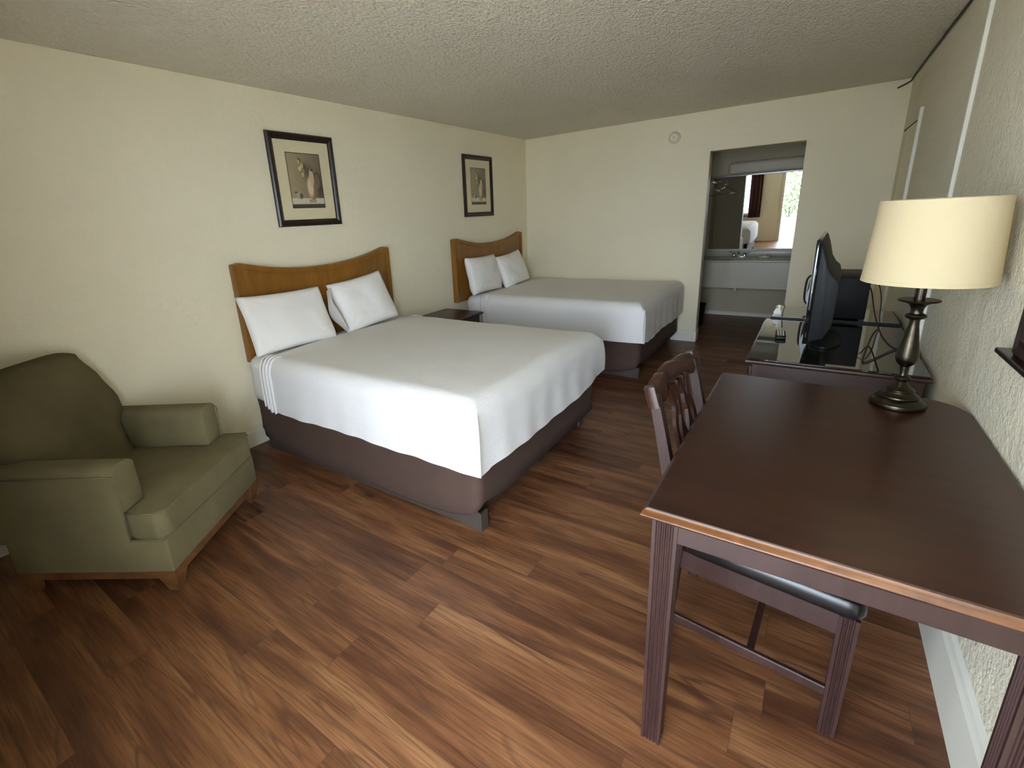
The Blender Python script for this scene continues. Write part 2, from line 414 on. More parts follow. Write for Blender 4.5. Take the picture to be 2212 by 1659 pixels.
# front window, narrow curtain, door (seen in the vanity mirror)
wf = nb()
for a in ((WX0, WX1, WZ0, WZ0 + .05), (WX0, WX1, WZ1 - .05, WZ1), (WX0, WX0 + .05, WZ0, WZ1), (WX1 - .05, WX1, WZ0, WZ1), ((WX0 + WX1) / 2 - .02, (WX0 + WX1) / 2 + .02, WZ0, WZ1)):
    box(wf, a[0], a[1], YF - .08, YF - .03, a[2], a[3], .004)
win = struct('window_1', wf, 'alum')
gp = struct('window_pane', box(nb(), WX0 + .05, WX1 - .05, YF - .06, YF - .055, WZ0 + .05, WZ1 - .05), 'pglass'); gp.parent = win
sl = struct('window_sill', box(nb(), WX0 - .05, WX1 + .05, YF - .02, YF + .05, WZ0 - .035, WZ0 - .002, .004), 'darkwood'); sl.parent = win
def curtain(x0, x1, label):
    bm = nb(); n = 60; zs = [WZ0 - .06, 1.0, 1.5, 2.12]
    rows = []
    for z in zs:
        rows.append([bm.verts.new((x0 + (x1 - x0) * i / n, YF + .09 + .025 * math.sin(i / n * PI * 2 * (x1 - x0) / .09), z)) for i in range(n + 1)])
    for a, c in zip(rows, rows[1:]):
        for i in range(n): bm.faces.new((a[i], a[i + 1], c[i + 1], c[i]))
    bmesh.ops.solidify(bm, geom=bm.faces[:], thickness=.003)
    return tag(obj('curtain', bm, 'curtain', smooth=True), label, 'curtain', 'brown curtains at the front window')
curtain(1.57, 1.84, 'narrow brown curtain beside the bright window strip, reflected in the vanity mirror')
curtain(.06, 1.34, 'wide unseen brown curtain, added to block window light at the corner side near the armchair')  # unseen curtain, added to cut the window light on bed and wall
bm = nb(); tube(bm, [(.02, YF + .09, 2.14), (1.92, YF + .09, 2.14)], .012, 10)
tag(obj('curtain_rod', bm, 'darkwood', smooth=True), 'dark rod carrying the brown curtains above the front window', 'rod')
# door casing
b = nb()
box(b, DX0 - .06, DX0, YF, YF + .015, 0, DZ + .06, .003); box(b, DX1, DX1 + .06, YF, YF + .015, 0, DZ + .06, .003); box(b, DX0, DX1, YF, YF + .015, DZ, DZ + .06, .003)
struct('trim_5', b, 'trim')
# outside
b = box(nb(), -8, 12, -26, YF - .12, -.16, -.02); struct('ground_walkway', b, 'concrete')
b = box(nb(), -6, 9, YF - 2.1, YF - .13, 2.45, 2.60); struct('unseen_roof_overhang', b, 'wall')  # unseen porch roof, put in to block high sky and flatten the daylight
def bush(name, x, y, label, s=1.0):
    t = thing(name, label, 'bush', (x, y, -.02), 0, 'shrubs outside the entrance')
    fo = nb()
    for i in range(1500):
        a = random.uniform(0, 2 * PI); r = random.random() ** .5 * .95 * s; z = random.uniform(.12, 1.55) * s
        k = math.sqrt(max(.08, 1 - ((z / s - .8) / .95) ** 2))
        c = Vector((r * k * math.cos(a), r * k * math.sin(a), z)); q = Matrix.Rotation(random.uniform(0, 6), 4, Vector((random.random() - .5, random.random() - .5, random.random() - .5)).normalized() if True else 'X')
        l = random.uniform(.05, .09)
        vs = [fo.verts.new(c + q @ Vector(p)) for p in ((0, -l, 0), (l * .45, 0, .006), (0, l, 0), (-l * .45, 0, .006))]
        fo.faces.new(vs)
    obj('foliage', fo, 'leaf', t)
    st = nb()
    for k in range(5):
        a = k * 1.3; tube(st, [(0.04 * math.cos(a), .04 * math.sin(a), 0), (.2 * math.cos(a), .2 * math.sin(a), .5 * s), (.45 * s * math.cos(a), .45 * s * math.sin(a), 1.1 * s)], .015, 6, 3)
    obj('stem', st, 'darkwood', t)
bush('leafy_bush', 2.15, -12.0, 'leafy green bush outside the open entrance door, reflected in the vanity mirror', 1.0)

# ================================================================== beds
def coverlet(x0, x1, y0, y1, ztop, zhem, r=.095, flare_far=.0):
    """draped cloth: param u across Y (with both drops) and v along X (head edge -> foot drop). uv in metres"""
    bm = nb(); uvl = bm.loops.layers.uv.new('UVMap')
    w = y1 - y0; drop = ztop - zhem
    su = [i / 72 for i in range(73)]
    Lu = (w - 2 * r) + 2 * (drop - r) + PI * r
    Lv = (x1 - x0 - r) + PI * r / 2 + (drop - r)
    def prof(s, L_flat, two):
        pass
    def cu(s):                                # -> y, dz, side amount(-1..1)
        a = drop - r; bq = PI * r / 2; c = w - 2 * r
        if s < a: return y0, -(drop - s), -1
        s -= a
        if s < bq: t = s / r; return y0 + r - r * math.cos(t), -r + r * math.sin(t), -1
        s -= bq
        if s < c: return y0 + r + s, 0, 0
        s -= c
        if s < bq: t = s / r; return y1 - r + r * math.sin(t), -r + r * math.cos(t), 1
        s -= bq
        return y1, -r - s, 1
    def cvv(s):
        c = x1 - x0 - r; bq = PI * r / 2
        if s < c: return x0 + s, 0
        s -= c
        if s < bq: t = s / r; return x1 - r + r * math.sin(t), -r + r * math.cos(t)
        s -= bq
        return x1, -r - s
    nu, nv = 110, 96; grid = []
    for j in range(nv + 1):
        sv = Lv * j / nv; x, dzv = cvv(sv); row = []
        for i in range(nu + 1):
            s = Lu * i / nu; y, dzu, side = cu(s)
            z = ztop + min(dzu, dzv)
            if dzv < 0 and dzu < 0:            # foot corner: keep hem height, round the plan corner
                z = ztop + min(dzu, dzv)
            crown = .012 * math.sin(PI * max(0, min(1, (y - y0) / w)))
            z += crown * (1 if z > ztop - .02 else 0)
            p = Vector((x, y, z))
            k = noise.noise(Vector((x * 2.2, y * 2.2, .3 + y0))) * .007 + noise.noise(Vector((x * 7, y * 7, 3 + y0))) * .0018
            p.z += k if z > ztop - r else 0
            hz = max(0, (ztop - z) / drop)
            if side: p.y += side * hz * (.008 + .004 * math.sin(x * 9 + y0) + .003 * math.sin(x * 31)) + side * hz * (flare_far if side > 0 else 0) * max(0, (x - x0) / (x1 - x0)) ** 3
            if dzv < -r * .5: p.x += hz * (.008 + .006 * math.sin(y * 8) + .003 * math.sin(y * 29))
            if hz > .7 and side: p.z += .004 * math.sin(x * 5 + y0) + .002 * math.sin(x * 17) 
            if hz > .7 and not side: p.z += .006 * math.sin(y * 6)
            if flare_far:                     # hem hangs loose and lifts at the far foot corner
                near = math.exp(-((x - x1) ** 2 + (y - y1) ** 2) / .045)
                p.z += .050 * near * hz ** 2; p.y += .030 * near * hz; p.x += .015 * near * math.sin(PI * hz)
            row.append((bm.verts.new(p), (sv, s)))
        grid.append(row)
    for j in range(nv):
        for i in range(nu):
            q = [grid[j][i], grid[j][i + 1], grid[j + 1][i + 1], grid[j + 1][i]]
            zs = [k[0].co for k in q]
            try: f = bm.faces.new([k[0] for k in q])
            except ValueError: continue
            for lp, k in zip(f.loops, q): lp[uvl].uv = k[1]
    return bm

def make_bed(name, y0, y1, label, flare):
    XF = 1.965; ZT = .685
    t = thing(name, label, 'bed', (1.0, (y0 + y1) / 2, 0))
    oy = (y0 + y1) / 2
    inv = T(-1.0, -oy, 0)
    # plinth
    bm = nb(); box(bm, .12, 1.84, y0 + .050, y1 - .09, 0, .16, .004)
    pl = obj('base_frame', xf(bm, inv), 'basegrey', t)
    bm = nb(); box(bm, 1.80, 1.93, y0 + .044, y0 + .056, 0, .10, .002); box(bm, 1.918, 1.932, y0 + .04, y0 + .10, 0, .10, .002)
    obj('corner_leg', xf(bm, inv), 'basegrey', t)
    bm = nb(); box(bm, 1.85, 1.865, y1 - .12, y1 - .06, 0, .10, .002)
    obj('corner_leg', xf(bm, inv), 'basegrey', t)
    # stretch wrap round the box spring: lower hem sags in the middle
    bm = nb(); rr = .05; x0w, x1w, ya, yb = .07, XF - .028, y0 + .028, y1 - .028
    loop = []
    def seg(a, c, n): 
        for i in range(n): loop.append(a.lerp(c, i / n))
    def arc(cx, cy, a0, n=8):
        for i in range(n): a = a0 + PI / 2 * i / n; loop.append(Vector((cx + rr * math.cos(a), cy + rr * math.sin(a))))
    seg(Vector((x0w + rr, ya)), Vector((x1w - rr, ya)), 34); arc(x1w - rr, ya + rr, -PI / 2)
    seg(Vector((x1w, ya + rr)), Vector((x1w, yb - rr)), 28); arc(x1w - rr, yb - rr, 0)
    seg(Vector((x1w - rr, yb)), Vector((x0w + rr, yb)), 34); arc(x0w + rr, yb - rr, PI / 2)
    seg(Vector((x0w, yb - rr)), Vector((x0w, ya + rr)), 20); arc(x0w + rr, ya + rr, PI)
    n = len(loop); rows = []
    cxm, cym = (x0w + x1w) / 2, (ya + yb) / 2
    for k, (f, tuck) in enumerate([(0, .05), (0.0, .02), (.05, .004), (.2, 0), (.4, .004), (.65, .006), (.85, .003), (1, 0), (1, .05)]):
        row = []
        for p in loop:
            e = min(1, abs(p.x - cxm) / ((x1w - x0w) / 2)); g_ = min(1, abs(p.y - cym) / ((yb - ya) / 2))
            side = g_ > .985; cor = (e if side else g_)
            zb = .022 + .080 * cor ** 6
            if not side: zb = .055 + (.05 if p.y < cym else .01) * cor ** 5
            if not side and p.x > cxm and k < 3: tuck = tuck + .035 * (1 - cor ** 8)
            z = zb + (.40 - zb) * f
            w_ = .004 * noise.noise(Vector((p.x * 5, p.y * 5, z * 3)))
            d = (Vector((cxm, cym)) - p).normalized()
            q = p + d * (tuck + w_)
            row.append(bm.verts.new((q.x, q.y, z)))
        rows.append(row)
    for a, c in zip(rows, rows[1:]):
        for i in range(n): bm.faces.new((a[i], a[(i + 1) % n], c[(i + 1) % n], c[i]))
    obj('box_spring_wrap', xf(bm, inv), 'skirt', t, smooth=True)
    # mattress with fitted sheet
    bm = softbox(XF - .075, (y1 - y0) - .02, .34, .085, (0, 0, .006), n=22)
    xf(bm, T((.06 + XF - .015) / 2, oy, .335 + .17)); 
    obj('mattress', xf(bm, inv), 'sheet', t, smooth=True)
    # flat sheet hem showing at the head side (bunched folds)
    bm = coverlet(.30, XF, y0, y1, ZT, .337, .095, flare)
    cv = obj('coverlet', xf(bm, inv), 'cover', t, smooth=True)
    for s, yy in ((-1, y0), (1, y1)):
        bm = nb()
        for k, (xx, zz, rr2) in enumerate(((.30, .352, .010), (.335, .335, .012), (.37, .332, .009), (.265, .362, .007))):
            pts = [(xx + .015 * k * .3, yy - s * .10, ZT + .004), (xx, yy - s * .04, ZT - .006), (xx, yy - s * .004, ZT - .06), (xx + .004, yy + s * .006, .55), (xx + .012, yy + s * .012, .45), (xx + .02, yy + s * .016, zz)]
            tube(bm, pts, [.002] * 6 + [rr2] * 26 + [rr2] * 9, 8, 8) if False else tube(bm, catmull(pts, 8), [rr2 * min(1, .15 + i / 16) for i in range(41)], 8)
        obj('coverlet_fold', xf(bm, inv), 'sheet', t, smooth=True)
    bm = nb()
    tube(bm, catmull([(XF + .002, y0 + .001, .64), (XF + .012, y0 - .008, .58), (XF + .016, y0 - .012, .48), (XF + .016, y0 - .014, .345)], 6), .0045, 8)
    obj('corner_pleat', xf(bm, inv), 'cover', t, smooth=True)
    return t
make_bed('double_bed', -4.07, -2.56, 'nearer double bed with white waffle coverlet and brown base wrap, standing beside the olive armchair', .03)
make_bed('double_bed', -1.55, -.045, 'farther double bed with white coverlet and brown base wrap, pushed against the back wall', .0)

# headboards ---------------------------------------------------------
def headboard(y0, y1, label):
    t = thing('headboard', label, 'headboard', (.0345, (y0 + y1) / 2, .62))
    oy = (y0 + y1) / 2; hw = (y1 - y0) / 2; bot, top = -.01, .668; dip = .098
    def ytop(f, inset=0): return top - dip * (1 - abs(f) ** 2.1) - inset
    def outline(inset):
        pts = [(-hw + inset, bot), (hw - inset, bot)]
        n = 28; rc = .022
        for i in range(n + 1):
            f = 1 - 2 * i / n; yy = f * (hw - inset)
            z = ytop(f, inset)
            e = hw - inset - abs(yy)
            if e < rc: z -= rc - math.sqrt(max(0, rc * rc - (rc - e) ** 2)) if abs(rc - e) <= rc else 0
            pts.append((yy, z))
        return pts
    bm = nb()
    # curved veneer slab: bowed front (thicker at the sides)
    o1 = outline(0)
    prism(bm, o1, -.03, .022, 'x', .004, 2, True)
    p = obj('panel', bm, 'oak', t, angle=35)
    # raised border
    bm = nb(); oi = outline(.042); n = len(o1)
    lo = [bm.verts.new((.020, a, z)) for a, z in o1]; l2 = [bm.verts.new((.030, a * .996, z - .002)) for a, z in o1]
    h2 = [bm.verts.new((.030, a, z)) for a, z in oi]; h3 = [bm.verts.new((.020, a, z)) for a, z in oi]
    for A, B_ in ((lo, l2), (l2, h2), (h2, h3)):
        for i in range(n):
            if i == 0: continue
            bm.faces.new((A[i], A[(i + 1) % n], B_[(i + 1) % n], B_[i]))
    obj('border', bm, 'oak', t, angle=40)
    bm = nb(); box(bm, -.03, -.012, -hw * .7, hw * .7, bot + .05, bot + .12, 0)
    obj('wall_cleat', bm, 'oak', t)
    return t
headboard(-4.009, -2.606, 'honey brown wooden headboard with dipped top edge behind the nearer bed')
headboard(-1.654, -.25, 'honey brown wooden headboard with dipped top edge behind the farther bed by the back wall')

# pillows ------------------------------------------------------------
def pillow_bm(w, h, th, seed, pinch=.16, slump=0.0):
    bm = nb(); n = 34; top = []; bot = []
    for s, store in ((1, top), (-1, bot)):
        for j in range(n + 1):
            row = []
            for i in range(n + 1):
                u = -1 + 2 * i / n; v = -1 + 2 * j / n
                e = (max(0, 1 - abs(u) ** 2.6) * max(0, 1 - abs(v) ** 2.6)) ** .42
                px = u * w / 2 * (1 - pinch * .28 * (1 - abs(v) ** 2) * abs(u) ** 3)
                pz = v * h / 2 * (1 - pinch * .42 * (1 - abs(u) ** 2) * abs(v) ** 3)
                if abs(u) > .8 and abs(v) > .8:
                    pass
                q = Vector((px, pz, 0))
                wr = noise.noise(Vector((u * 1.6 + seed, v * 1.6, seed))) * .016 + noise.noise(Vector((u * 4 + seed, v * 4, 2))) * .003
                # wrinkles radiating from the corners
                for cu_, cv_ in ((1, 1), (-1, 1), (1, -1), (-1, -1)):
                    d = math.hypot(u - cu_, v - cv_); a = math.atan2(v - cv_, u - cu_)
                    wr += .006 * math.sin(a * 14 + seed) * math.exp(-((d - .35) / .25) ** 2)
                y = s * (th / 2 * e * (1 + .25 * (-v) * slump) + wr * e)
                if (i in (0, n) or j in (0, n)): y = 0
                row.append((px, y, pz))
            store.append(row)
    vt = [[bm.verts.new(c) for c in r] for r in top]
    vb = [[(vt[j][i] if (i in (0, n) or j in (0, n)) else bm.verts.new(bot[j][i])) for i in range(n + 1)] for j in range(n + 1)]
    for g_ in (vt, vb):
        for j in range(n):
            for i in range(n): bm.faces.new((g_[j][i], g_[j][i + 1], g_[j + 1][i + 1], g_[j + 1][i]))
    return bm
def pillow(yc, w, h, th, tilt, roll, label, seed, x=.20, zb=.69, twist=0, group=None, flap=False):
    bm = pillow_bm(w, h, th, seed, slump=.6)
    xf(bm, T(0, 0, h / 2))
    # local: x=width, y=thickness, z=height -> stand against the wall
    mt = T(x, yc, zb) @ RZ(PI / 2 + twist) @ RX(tilt) @ RY(roll)
    o = obj('pillow', xf(bm, T(0, 0, 0)), 'pillow', None, smooth=True)
    o.matrix_world = mt
    tag(o, label, 'pillow', group)
    return o
NBED = .688
pillow(-3.765, .64, .41, .15, -.40, .03, 'plump white pillow standing at the left side of the nearer bed', 1.3, x=.285, zb=NBED - .004)
q = pillow(-3.055, .54, .42, .16, -.38, -.10, 'creased white pillow with its open end folded, at the right side of the nearer bed', 4.1, x=.275, zb=NBED - .004, twist=-.08)
pillow(-1.32, .60, .40, .17, -.24, .02, 'white pillow on the farther bed, the one nearer the nightstand', 7.7, x=.23, zb=NBED - .004, twist=.05)
pillow(-.73, .56, .39, .16, -.34, -.08, 'white pillow on the farther bed, the one nearer the back wall', 9.2, x=.27, zb=NBED - .004)
# open end of the second pillowcase: folded flap
bm = nb(); n = 16; rows = []
for k, off in enumerate((0, 1)):
    pass
def flap_bm():
    bm = nb(); rows = []
    for j in range(15):
        v = j / 14; row = []
        for i in range(9):
            u = i / 8
            x = -.285 - .055 * math.sin(PI * v) * u - .01 * u
            y = -.06 * math.sin(PI * u) * (1 - .3 * v) + .012 * math.sin(v * 9 + u * 4)
            z = .05 + .33 * v - .01 * u
            row.append(bm.verts.new((x, y - .02, z)))
        rows.append(row)
    for a, c in zip(rows, rows[1:]):
        for i in range(8): bm.faces.new((a[i], a[i + 1], c[i + 1], c[i]))
    bmesh.ops.solidify(bm, geom=bm.faces[:], thickness=.006); return bm
f = obj('pillowcase_flap', flap_bm(), 'pillow', q, smooth=True)

# ================================================================== pictures
def still_life_mat():
    """pale wall, hanging onions, tall handled jug, small cup, shelf - generic still life"""
    mt = bpy.data.materials.new('still_life_print'); mt.use_nodes = True; nt = mt.node_tree; N = nt.nodes; L = nt.links
    b = N['Principled BSDF']; b.inputs['Roughness'].default_value = .5
    tc = N.new('ShaderNodeTexCoord'); sp = N.new('ShaderNodeSeparateXYZ'); L.new(tc.outputs['UV'], sp.inputs[0])
    def mth(op, a, b_=None):
        k = N.new('ShaderNodeMath'); k.operation = op
        for i, v in enumerate((a, b_)):
            if v is None: continue
            if isinstance(v, (int, float)): k.inputs[i].default_value = v
            else: L.new(v, k.inputs[i])
        return k.outputs[0]
    def mix(f, a, c):
        k = N.new('ShaderNodeMix'); k.data_type = 'RGBA'
        for s, v in ((k.inputs[0], f), (k.inputs[6], a), (k.inputs[7], c)):
            if isinstance(v, (int, float)): s.default_value = v
            elif isinstance(v, tuple): s.default_value = (*v, 1)
            else: L.new(v, s)
        return k.outputs[2]
    u, v = sp.outputs[0], sp.outputs[1]
    def ell(cx, cy, rx, ry, soft=.15):
        dx = mth('DIVIDE', mth('SUBTRACT', u, cx), rx); dy = mth('DIVIDE', mth('SUBTRACT', v, cy), ry)
        d = mth('SQRT', mth('ADD', mth('MULTIPLY', dx, dx), mth('MULTIPLY', dy, dy)))
        return mth('MINIMUM', mth('MAXIMUM', mth('DIVIDE', mth('SUBTRACT', 1, d), soft), 0), 1)
    def rect(x0, x1, y0, y1):
        return mth('MULTIPLY', mth('MULTIPLY', mth('GREATER_THAN', u, x0), mth('LESS_THAN', u, x1)), mth('MULTIPLY', mth('GREATER_THAN', v, y0), mth('LESS_THAN', v, y1)))
    n = N.new('ShaderNodeTexNoise'); n.inputs['Scale'].default_value = 6; L.new(tc.outputs['UV'], n.inputs['Vector'])
    col = mix(mth('MULTIPLY', u, .9), (.44, .35, .21), (.17, .14, .10))
    col = mix(mth('MULTIPLY', n.outputs['Fac'], .25), col, (.15, .12, .08))
    col = mix(mth('MULTIPLY', ell(.56, .68, .24, .24, .9), .8), col, (.07, .06, .045))
    col = mix(mth('MULTIPLY', ell(.92, .38, .30, .38, .9), .85), col, (.06, .05, .035))
    # shelf
    col = mix(rect(0, 1, .08, .185), col, (.64, .58, .44)); col = mix(rect(0, 1, 0, .07), col, (.07, .06, .045))
    # hanging bulbs
    for cx, cy, rx, ry, c in ((.37, .86, .05, .06, (.10, .08, .045)), (.35, .84, .035, .045, (.62, .52, .28)), (.43, .77, .055, .05, (.52, .43, .22)), (.36, .72, .05, .05, (.66, .54, .28)), (.45, .68, .055, .055, (.30, .25, .12)), (.43, .61, .045, .05, (.50, .40, .20)), (.50, .76, .035, .05, (.09, .075, .04))):
        col = mix(ell(cx, cy, rx, ry, .3), col, c)
    # jug: shadow side, body, neck, mouth, handle
    col = mix(ell(.84, .50, .12, .17, .1), col, (.08, .055, .03)); col = mix(ell(.83, .495, .095, .15, .1), col, (.19, .15, .10))
    col = mix(ell(.66, .38, .165, .24, .1), col, (.28, .17, .10)); col = mix(ell(.61, .38, .115, .22, .45), col, (.74, .58, .40))
    col = mix(ell(.68, .56, .075, .17, .2), col, (.62, .47, .31)); col = mix(ell(.71, .70, .045, .025, .2), col, (.09, .06, .03))
    col = mix(rect(.52, .74, .10, .16), col, (.40, .30, .20))
    # small cup with handle
    col = mix(ell(.25, .235, .095, .075, .15), col, (.44, .38, .27)); col = mix(ell(.30, .225, .06, .065, .4), col, (.13, .11, .075)); col = mix(ell(.16, .29, .07, .014, .2), col, (.10, .08, .05))
    # thin dark rule round the print
    inner = rect(.018, .982, .012, .988); col = mix(inner, (.03, .022, .015), col)
    L.new(col, b.inputs['Base Color']); return mt
M['print'] = still_life_mat()
def picture(y0, y1, z0, z1, label):
    t = thing('framed_picture', label, 'picture', (0, (y0 + y1) / 2, (z0 + z1) / 2), 0)
    hw, hh = (y1 - y0) / 2, (z1 - z0) / 2; fw = .046
    bm = nb()
    prof = [(0, .002), (0, .020), (.010, .028), (.022, .030), (.032, .024), (.038, .018), (fw, .014), (fw, .002)]
    rows = []
    for ins, x in prof:
        rows.append([bm.verts.new((x, sy * (hw - ins), sz * (hh - ins))) for sy, sz in ((-1, -1), (1, -1), (1, 1), (-1, 1))])
    k = len(rows)
    for j in range(k):
        a, c = rows[j], rows[(j + 1) % k]
        for i in range(4): bm.faces.new((a[i], a[(i + 1) % 4], c[(i + 1) % 4], c[i]))
    obj('frame', bm, 'frame', t)
    mt_ = mat('mat_board', (.74, .66, .44), .8)
    obj('mat_board', box(nb(), .004, .010, -hw + fw - .004, hw - fw + .004, -hh + fw - .004, hh - fw + .004), mt_, t)
    pw, ph = (3.472 - 3.172) / (3.551 - 3.09) * hw * 2 / 2 * .89, (1.985 - 1.608) / (2.067 - 1.528) * hh * 2 / 2 * .89
    pw, ph = .143, .188
    cz = .0
    bm = nb(); uvl = bm.loops.layers.uv.new('UVMap')
    vs = [bm.verts.new((.0115, a * pw, b_ * ph + cz)) for a, b_ in ((-1, -1), (1, -1), (1, 1), (-1, 1))]
    f_ = bm.faces.new(vs)
    for lp, q_ in zip(f_.loops, ((0, 0), (1, 0), (1, 1), (0, 1))): lp[uvl].uv = q_
    obj('print', bm, 'print', t)
    obj('picture_glass', box(nb(), .0135, .015, -hw + fw - .002, hw - fw + .002, -hh + fw - .002, hh - fw + .002), 'pglass', t)
    return t
picture(-3.597, -3.045, 1.482, 2.108, 'dark framed still life print of a jug, hanging above the nearer bed')
picture(-1.372, -.818, 1.482, 2.108, 'dark framed still life print of a jug, hanging above the farther bed')

# ================================================================== nightstand
t = thing('nightstand', 'small dark wooden nightstand between the two beds', 'nightstand', (.24, -2.03, 0))
b = nb(); prism(b, [(-.235, -.235), (.235, -.235), (.235, .235), (-.235, .235)], .552, .575, 'z', .006, 2, True); obj('top', b, 'cherry', t, angle=40)
b = nb(); box(b, -.22, .20, -.215, .215, .06, .552, .003); obj('cabinet', b, 'darkwood', t)
for z0, z1 in ((.36, .535), (.16, .345)):
    d = obj('drawer', box(nb(), .198, .214, -.195, .195, z0, z1, .004), 'cherry', t)
    obj('knob', lathe(nb(), [(.001, 0), (.006, 0), (.006, .012), (.013, .016), (.013, .022), (.001, .026)], 16), 'brass', d, smooth=True).matrix_local = T(.212, 0, (z0 + z1) / 2) @ RY(PI / 2)
for sx in (-.19, .18):
    for sy in (-.19, .19): obj('leg', box(nb(), sx - .02, sx + .02, sy - .02, sy + .02, 0, .062, .003), 'darkwood', t)

# ================================================================== armchair
ang = math.atan2(.54287814, .83981148)
ac = thing('armchair', 'olive green upholstered armchair on a low wooden base, in the corner beside the nearer bed', 'armchair', (1.055, -5.04, 0), ang)
AW = .735
b = nb()
# wooden base rails and corner feet
box(b, -.700, -.010, .012, .034, .068, .110, .003); box(b, -.700, -.010, AW - .034, AW - .012, .068, .110, .003)
box(b, -.034, -.010, .012, AW - .012, .068, .110, .003); box(b, -.700, -.676, .012, AW - .012, .068, .110, .003)
obj('base_rail', b, 'chairwood', ac)
def foot(cx, cy, sx, sy):
    t_ = nb()
    # bracket foot: splayed triangular wings narrowing downward
    top = [(0, 0), (.075, 0), (.075, .026), (.026, .026), (.026, .075), (0, .075)]
    bt = [(.022, .022), (.062, .022), (.062, .040), (.040, .040), (.040, .062), (.022, .062)]
    lo = [t_.verts.new((cx + sx * (a - .006), cy + sy * (c - .006), 0)) for a, c in bt]
    mi = [t_.verts.new((cx + sx * a, cy + sy * c, .070)) for a, c in top]
    hi = [t_.verts.new((cx + sx * a, cy + sy * c, .111)) for a, c in top]
    n_ = 6
    for A_, B_ in ((lo, mi), (mi, hi)):
        for i in range(n_): t_.faces.new((A_[i], A_[(i + 1) % n_], B_[(i + 1) % n_], B_[i]))
    t_.faces.new(lo[::-1]); t_.faces.new(hi); return t_
for cx_, cy_, sx, sy in ((-.004, .006, -1, 1), (-.004, AW - .006, -1, -1), (-.706, .006, 1, 1), (-.706, AW - .006, 1, -1)):
    obj('leg', foot(cx_, cy_, sx, sy), 'chairwood', ac)
# upholstered body with front panel
b = nb(); box(b, -.71, .0, 0, AW, .109, .270, .010, 3); obj('seat_body', b, 'fabric', ac, angle=45)
# arms
def arm(y0, y1):
    bm = nb(); w = y1 - y0
    prof = [(y0, .26), (y1, .26), (y1 - .004, .56)]
    n_ = 10
    for i in range(n_ + 1):
        a = PI * i / n_
        prof.append(((y0 + y1) / 2 + (w / 2 - .002) * math.cos(a), .568 + .036 * math.sin(a)))
    prof.append((y0 + .0, .56))
    prism(bm, prof, -.80, -.150, 'x', .007, 2, True)
    return bm
for (y0, y1) in ((0, .128), (AW - .128, AW)):
    a_ = obj('armrest', arm(y0, y1), 'fabric', ac, angle=50)
    # welt along the outer top edge and down the front
    pb = nb(); yo = y0 if y0 == 0 else y1; yi = y1 if y0 == 0 else y0
    sg = -1 if y0 == 0 else 1
    tube(pb, [(-.79, yo + sg * .002, .565), (-.152, yo + sg * .002, .565), (-.148, yo + sg * .001, .55), (-.148, yo + sg * .001, .275)], .0035, 6)
    obj('welt', pb, 'fabric', a_, smooth=True)
# seat cushion: T shape
inb = .132
out = [(-.60, inb), (-.152, inb), (-.146, .002), (-.02, -.008), (.012, .03), (.018, AW / 2), (.012, AW - .03), (-.02, AW + .008), (-.146, AW - .002), (-.152, AW - inb), (-.60, AW - inb)]
def cushion_bm(out, z0, z1, crown):
    bm = nb(); prism(bm, out, z0, z1, 'z')
    top = [f for f in bm.faces if abs(f.normal.z) > .9 or True]
    bmesh.ops.bevel(bm, geom=[e for e in bm.edges], offset=.016, segments=3, profile=.6, affect='EDGES')
    return bm
bm = cushion_bm(out, .272, .402, .02)
cu = obj('seat_cushion', bm, 'fabric', ac, angle=60)
pb = nb(); tp = [Vector((a, c, .398)) for a, c in out]; ins = Vector((-.29, AW / 2, .398))
tube(pb, [p for p in tp[2:9]], .004, 6); tube(pb, [Vector((p.x, p.y, .277)) for p in tp[2:9]], .004, 6)
obj('welt', pb, 'fabric', cu, smooth=True)
# back: crowned, wider above the arms, waisted between them
def back_bm():
    bm = nb(); NZ, NB = 22, 20; z0 = .30
    def halfw(z):
        pts = [(.30, .232), (.46, .234), (.55, .252), (.61, .318), (.67, .330), (.80, .300), (.90, .262), (.97, .235)]
        for (a, wa), (c, wc) in zip(pts, pts[1:]):
            if z <= c: f = (z - a) / (c - a); f = f * f * (3 - 2 * f); return wa + (wc - wa) * f
        return pts[-1][1]
    fr, bk = [], []
    for s, st in ((1, fr), (-1, bk)):
        for j in range(NZ + 1):
            row = []
            for i in range(NB + 1):
                u = -1 + 2 * i / NB
                ztop = .956 - .036 * abs(u) ** 5
                z = z0 + (ztop - z0) * j / NZ
                hw = halfw(z)
                zz = (z - z0) / (.965 - z0)
                a = -.475 - .215 * zz                       # lean
                e = (max(0, 1 - abs(u) ** 4)) ** .5 * (1 if s < 0 else 1) 
                tpz = max(0, 1 - ((j / NZ)) ** 9) ** .5
                th = .075
                bulge = .018 * math.sin(PI * min(1, zz * 1.1)) * (1 - u * u)
                x = a - .075 + s * th * e * tpz + (bulge if s > 0 else 0)
                row.append((x, AW / 2 + u * hw, z))
            st.append(row)
    vf = [[bm.verts.new(c) for c in r] for r in fr]
    vb = [[(vf[j][i] if (i in (0, NB) or j == NZ) else bm.verts.new(bk[j][i])) for i in range(NB + 1)] for j in range(NZ + 1)]
    for g_ in (vf, vb):
        for j in range(NZ):
            for i in range(NB): bm.faces.new((g_[j][i], g_[j][i + 1], g_[j + 1][i + 1], g_[j + 1][i]))
    return bm
obj('backrest', back_bm(), 'fabricd', ac, smooth=True)

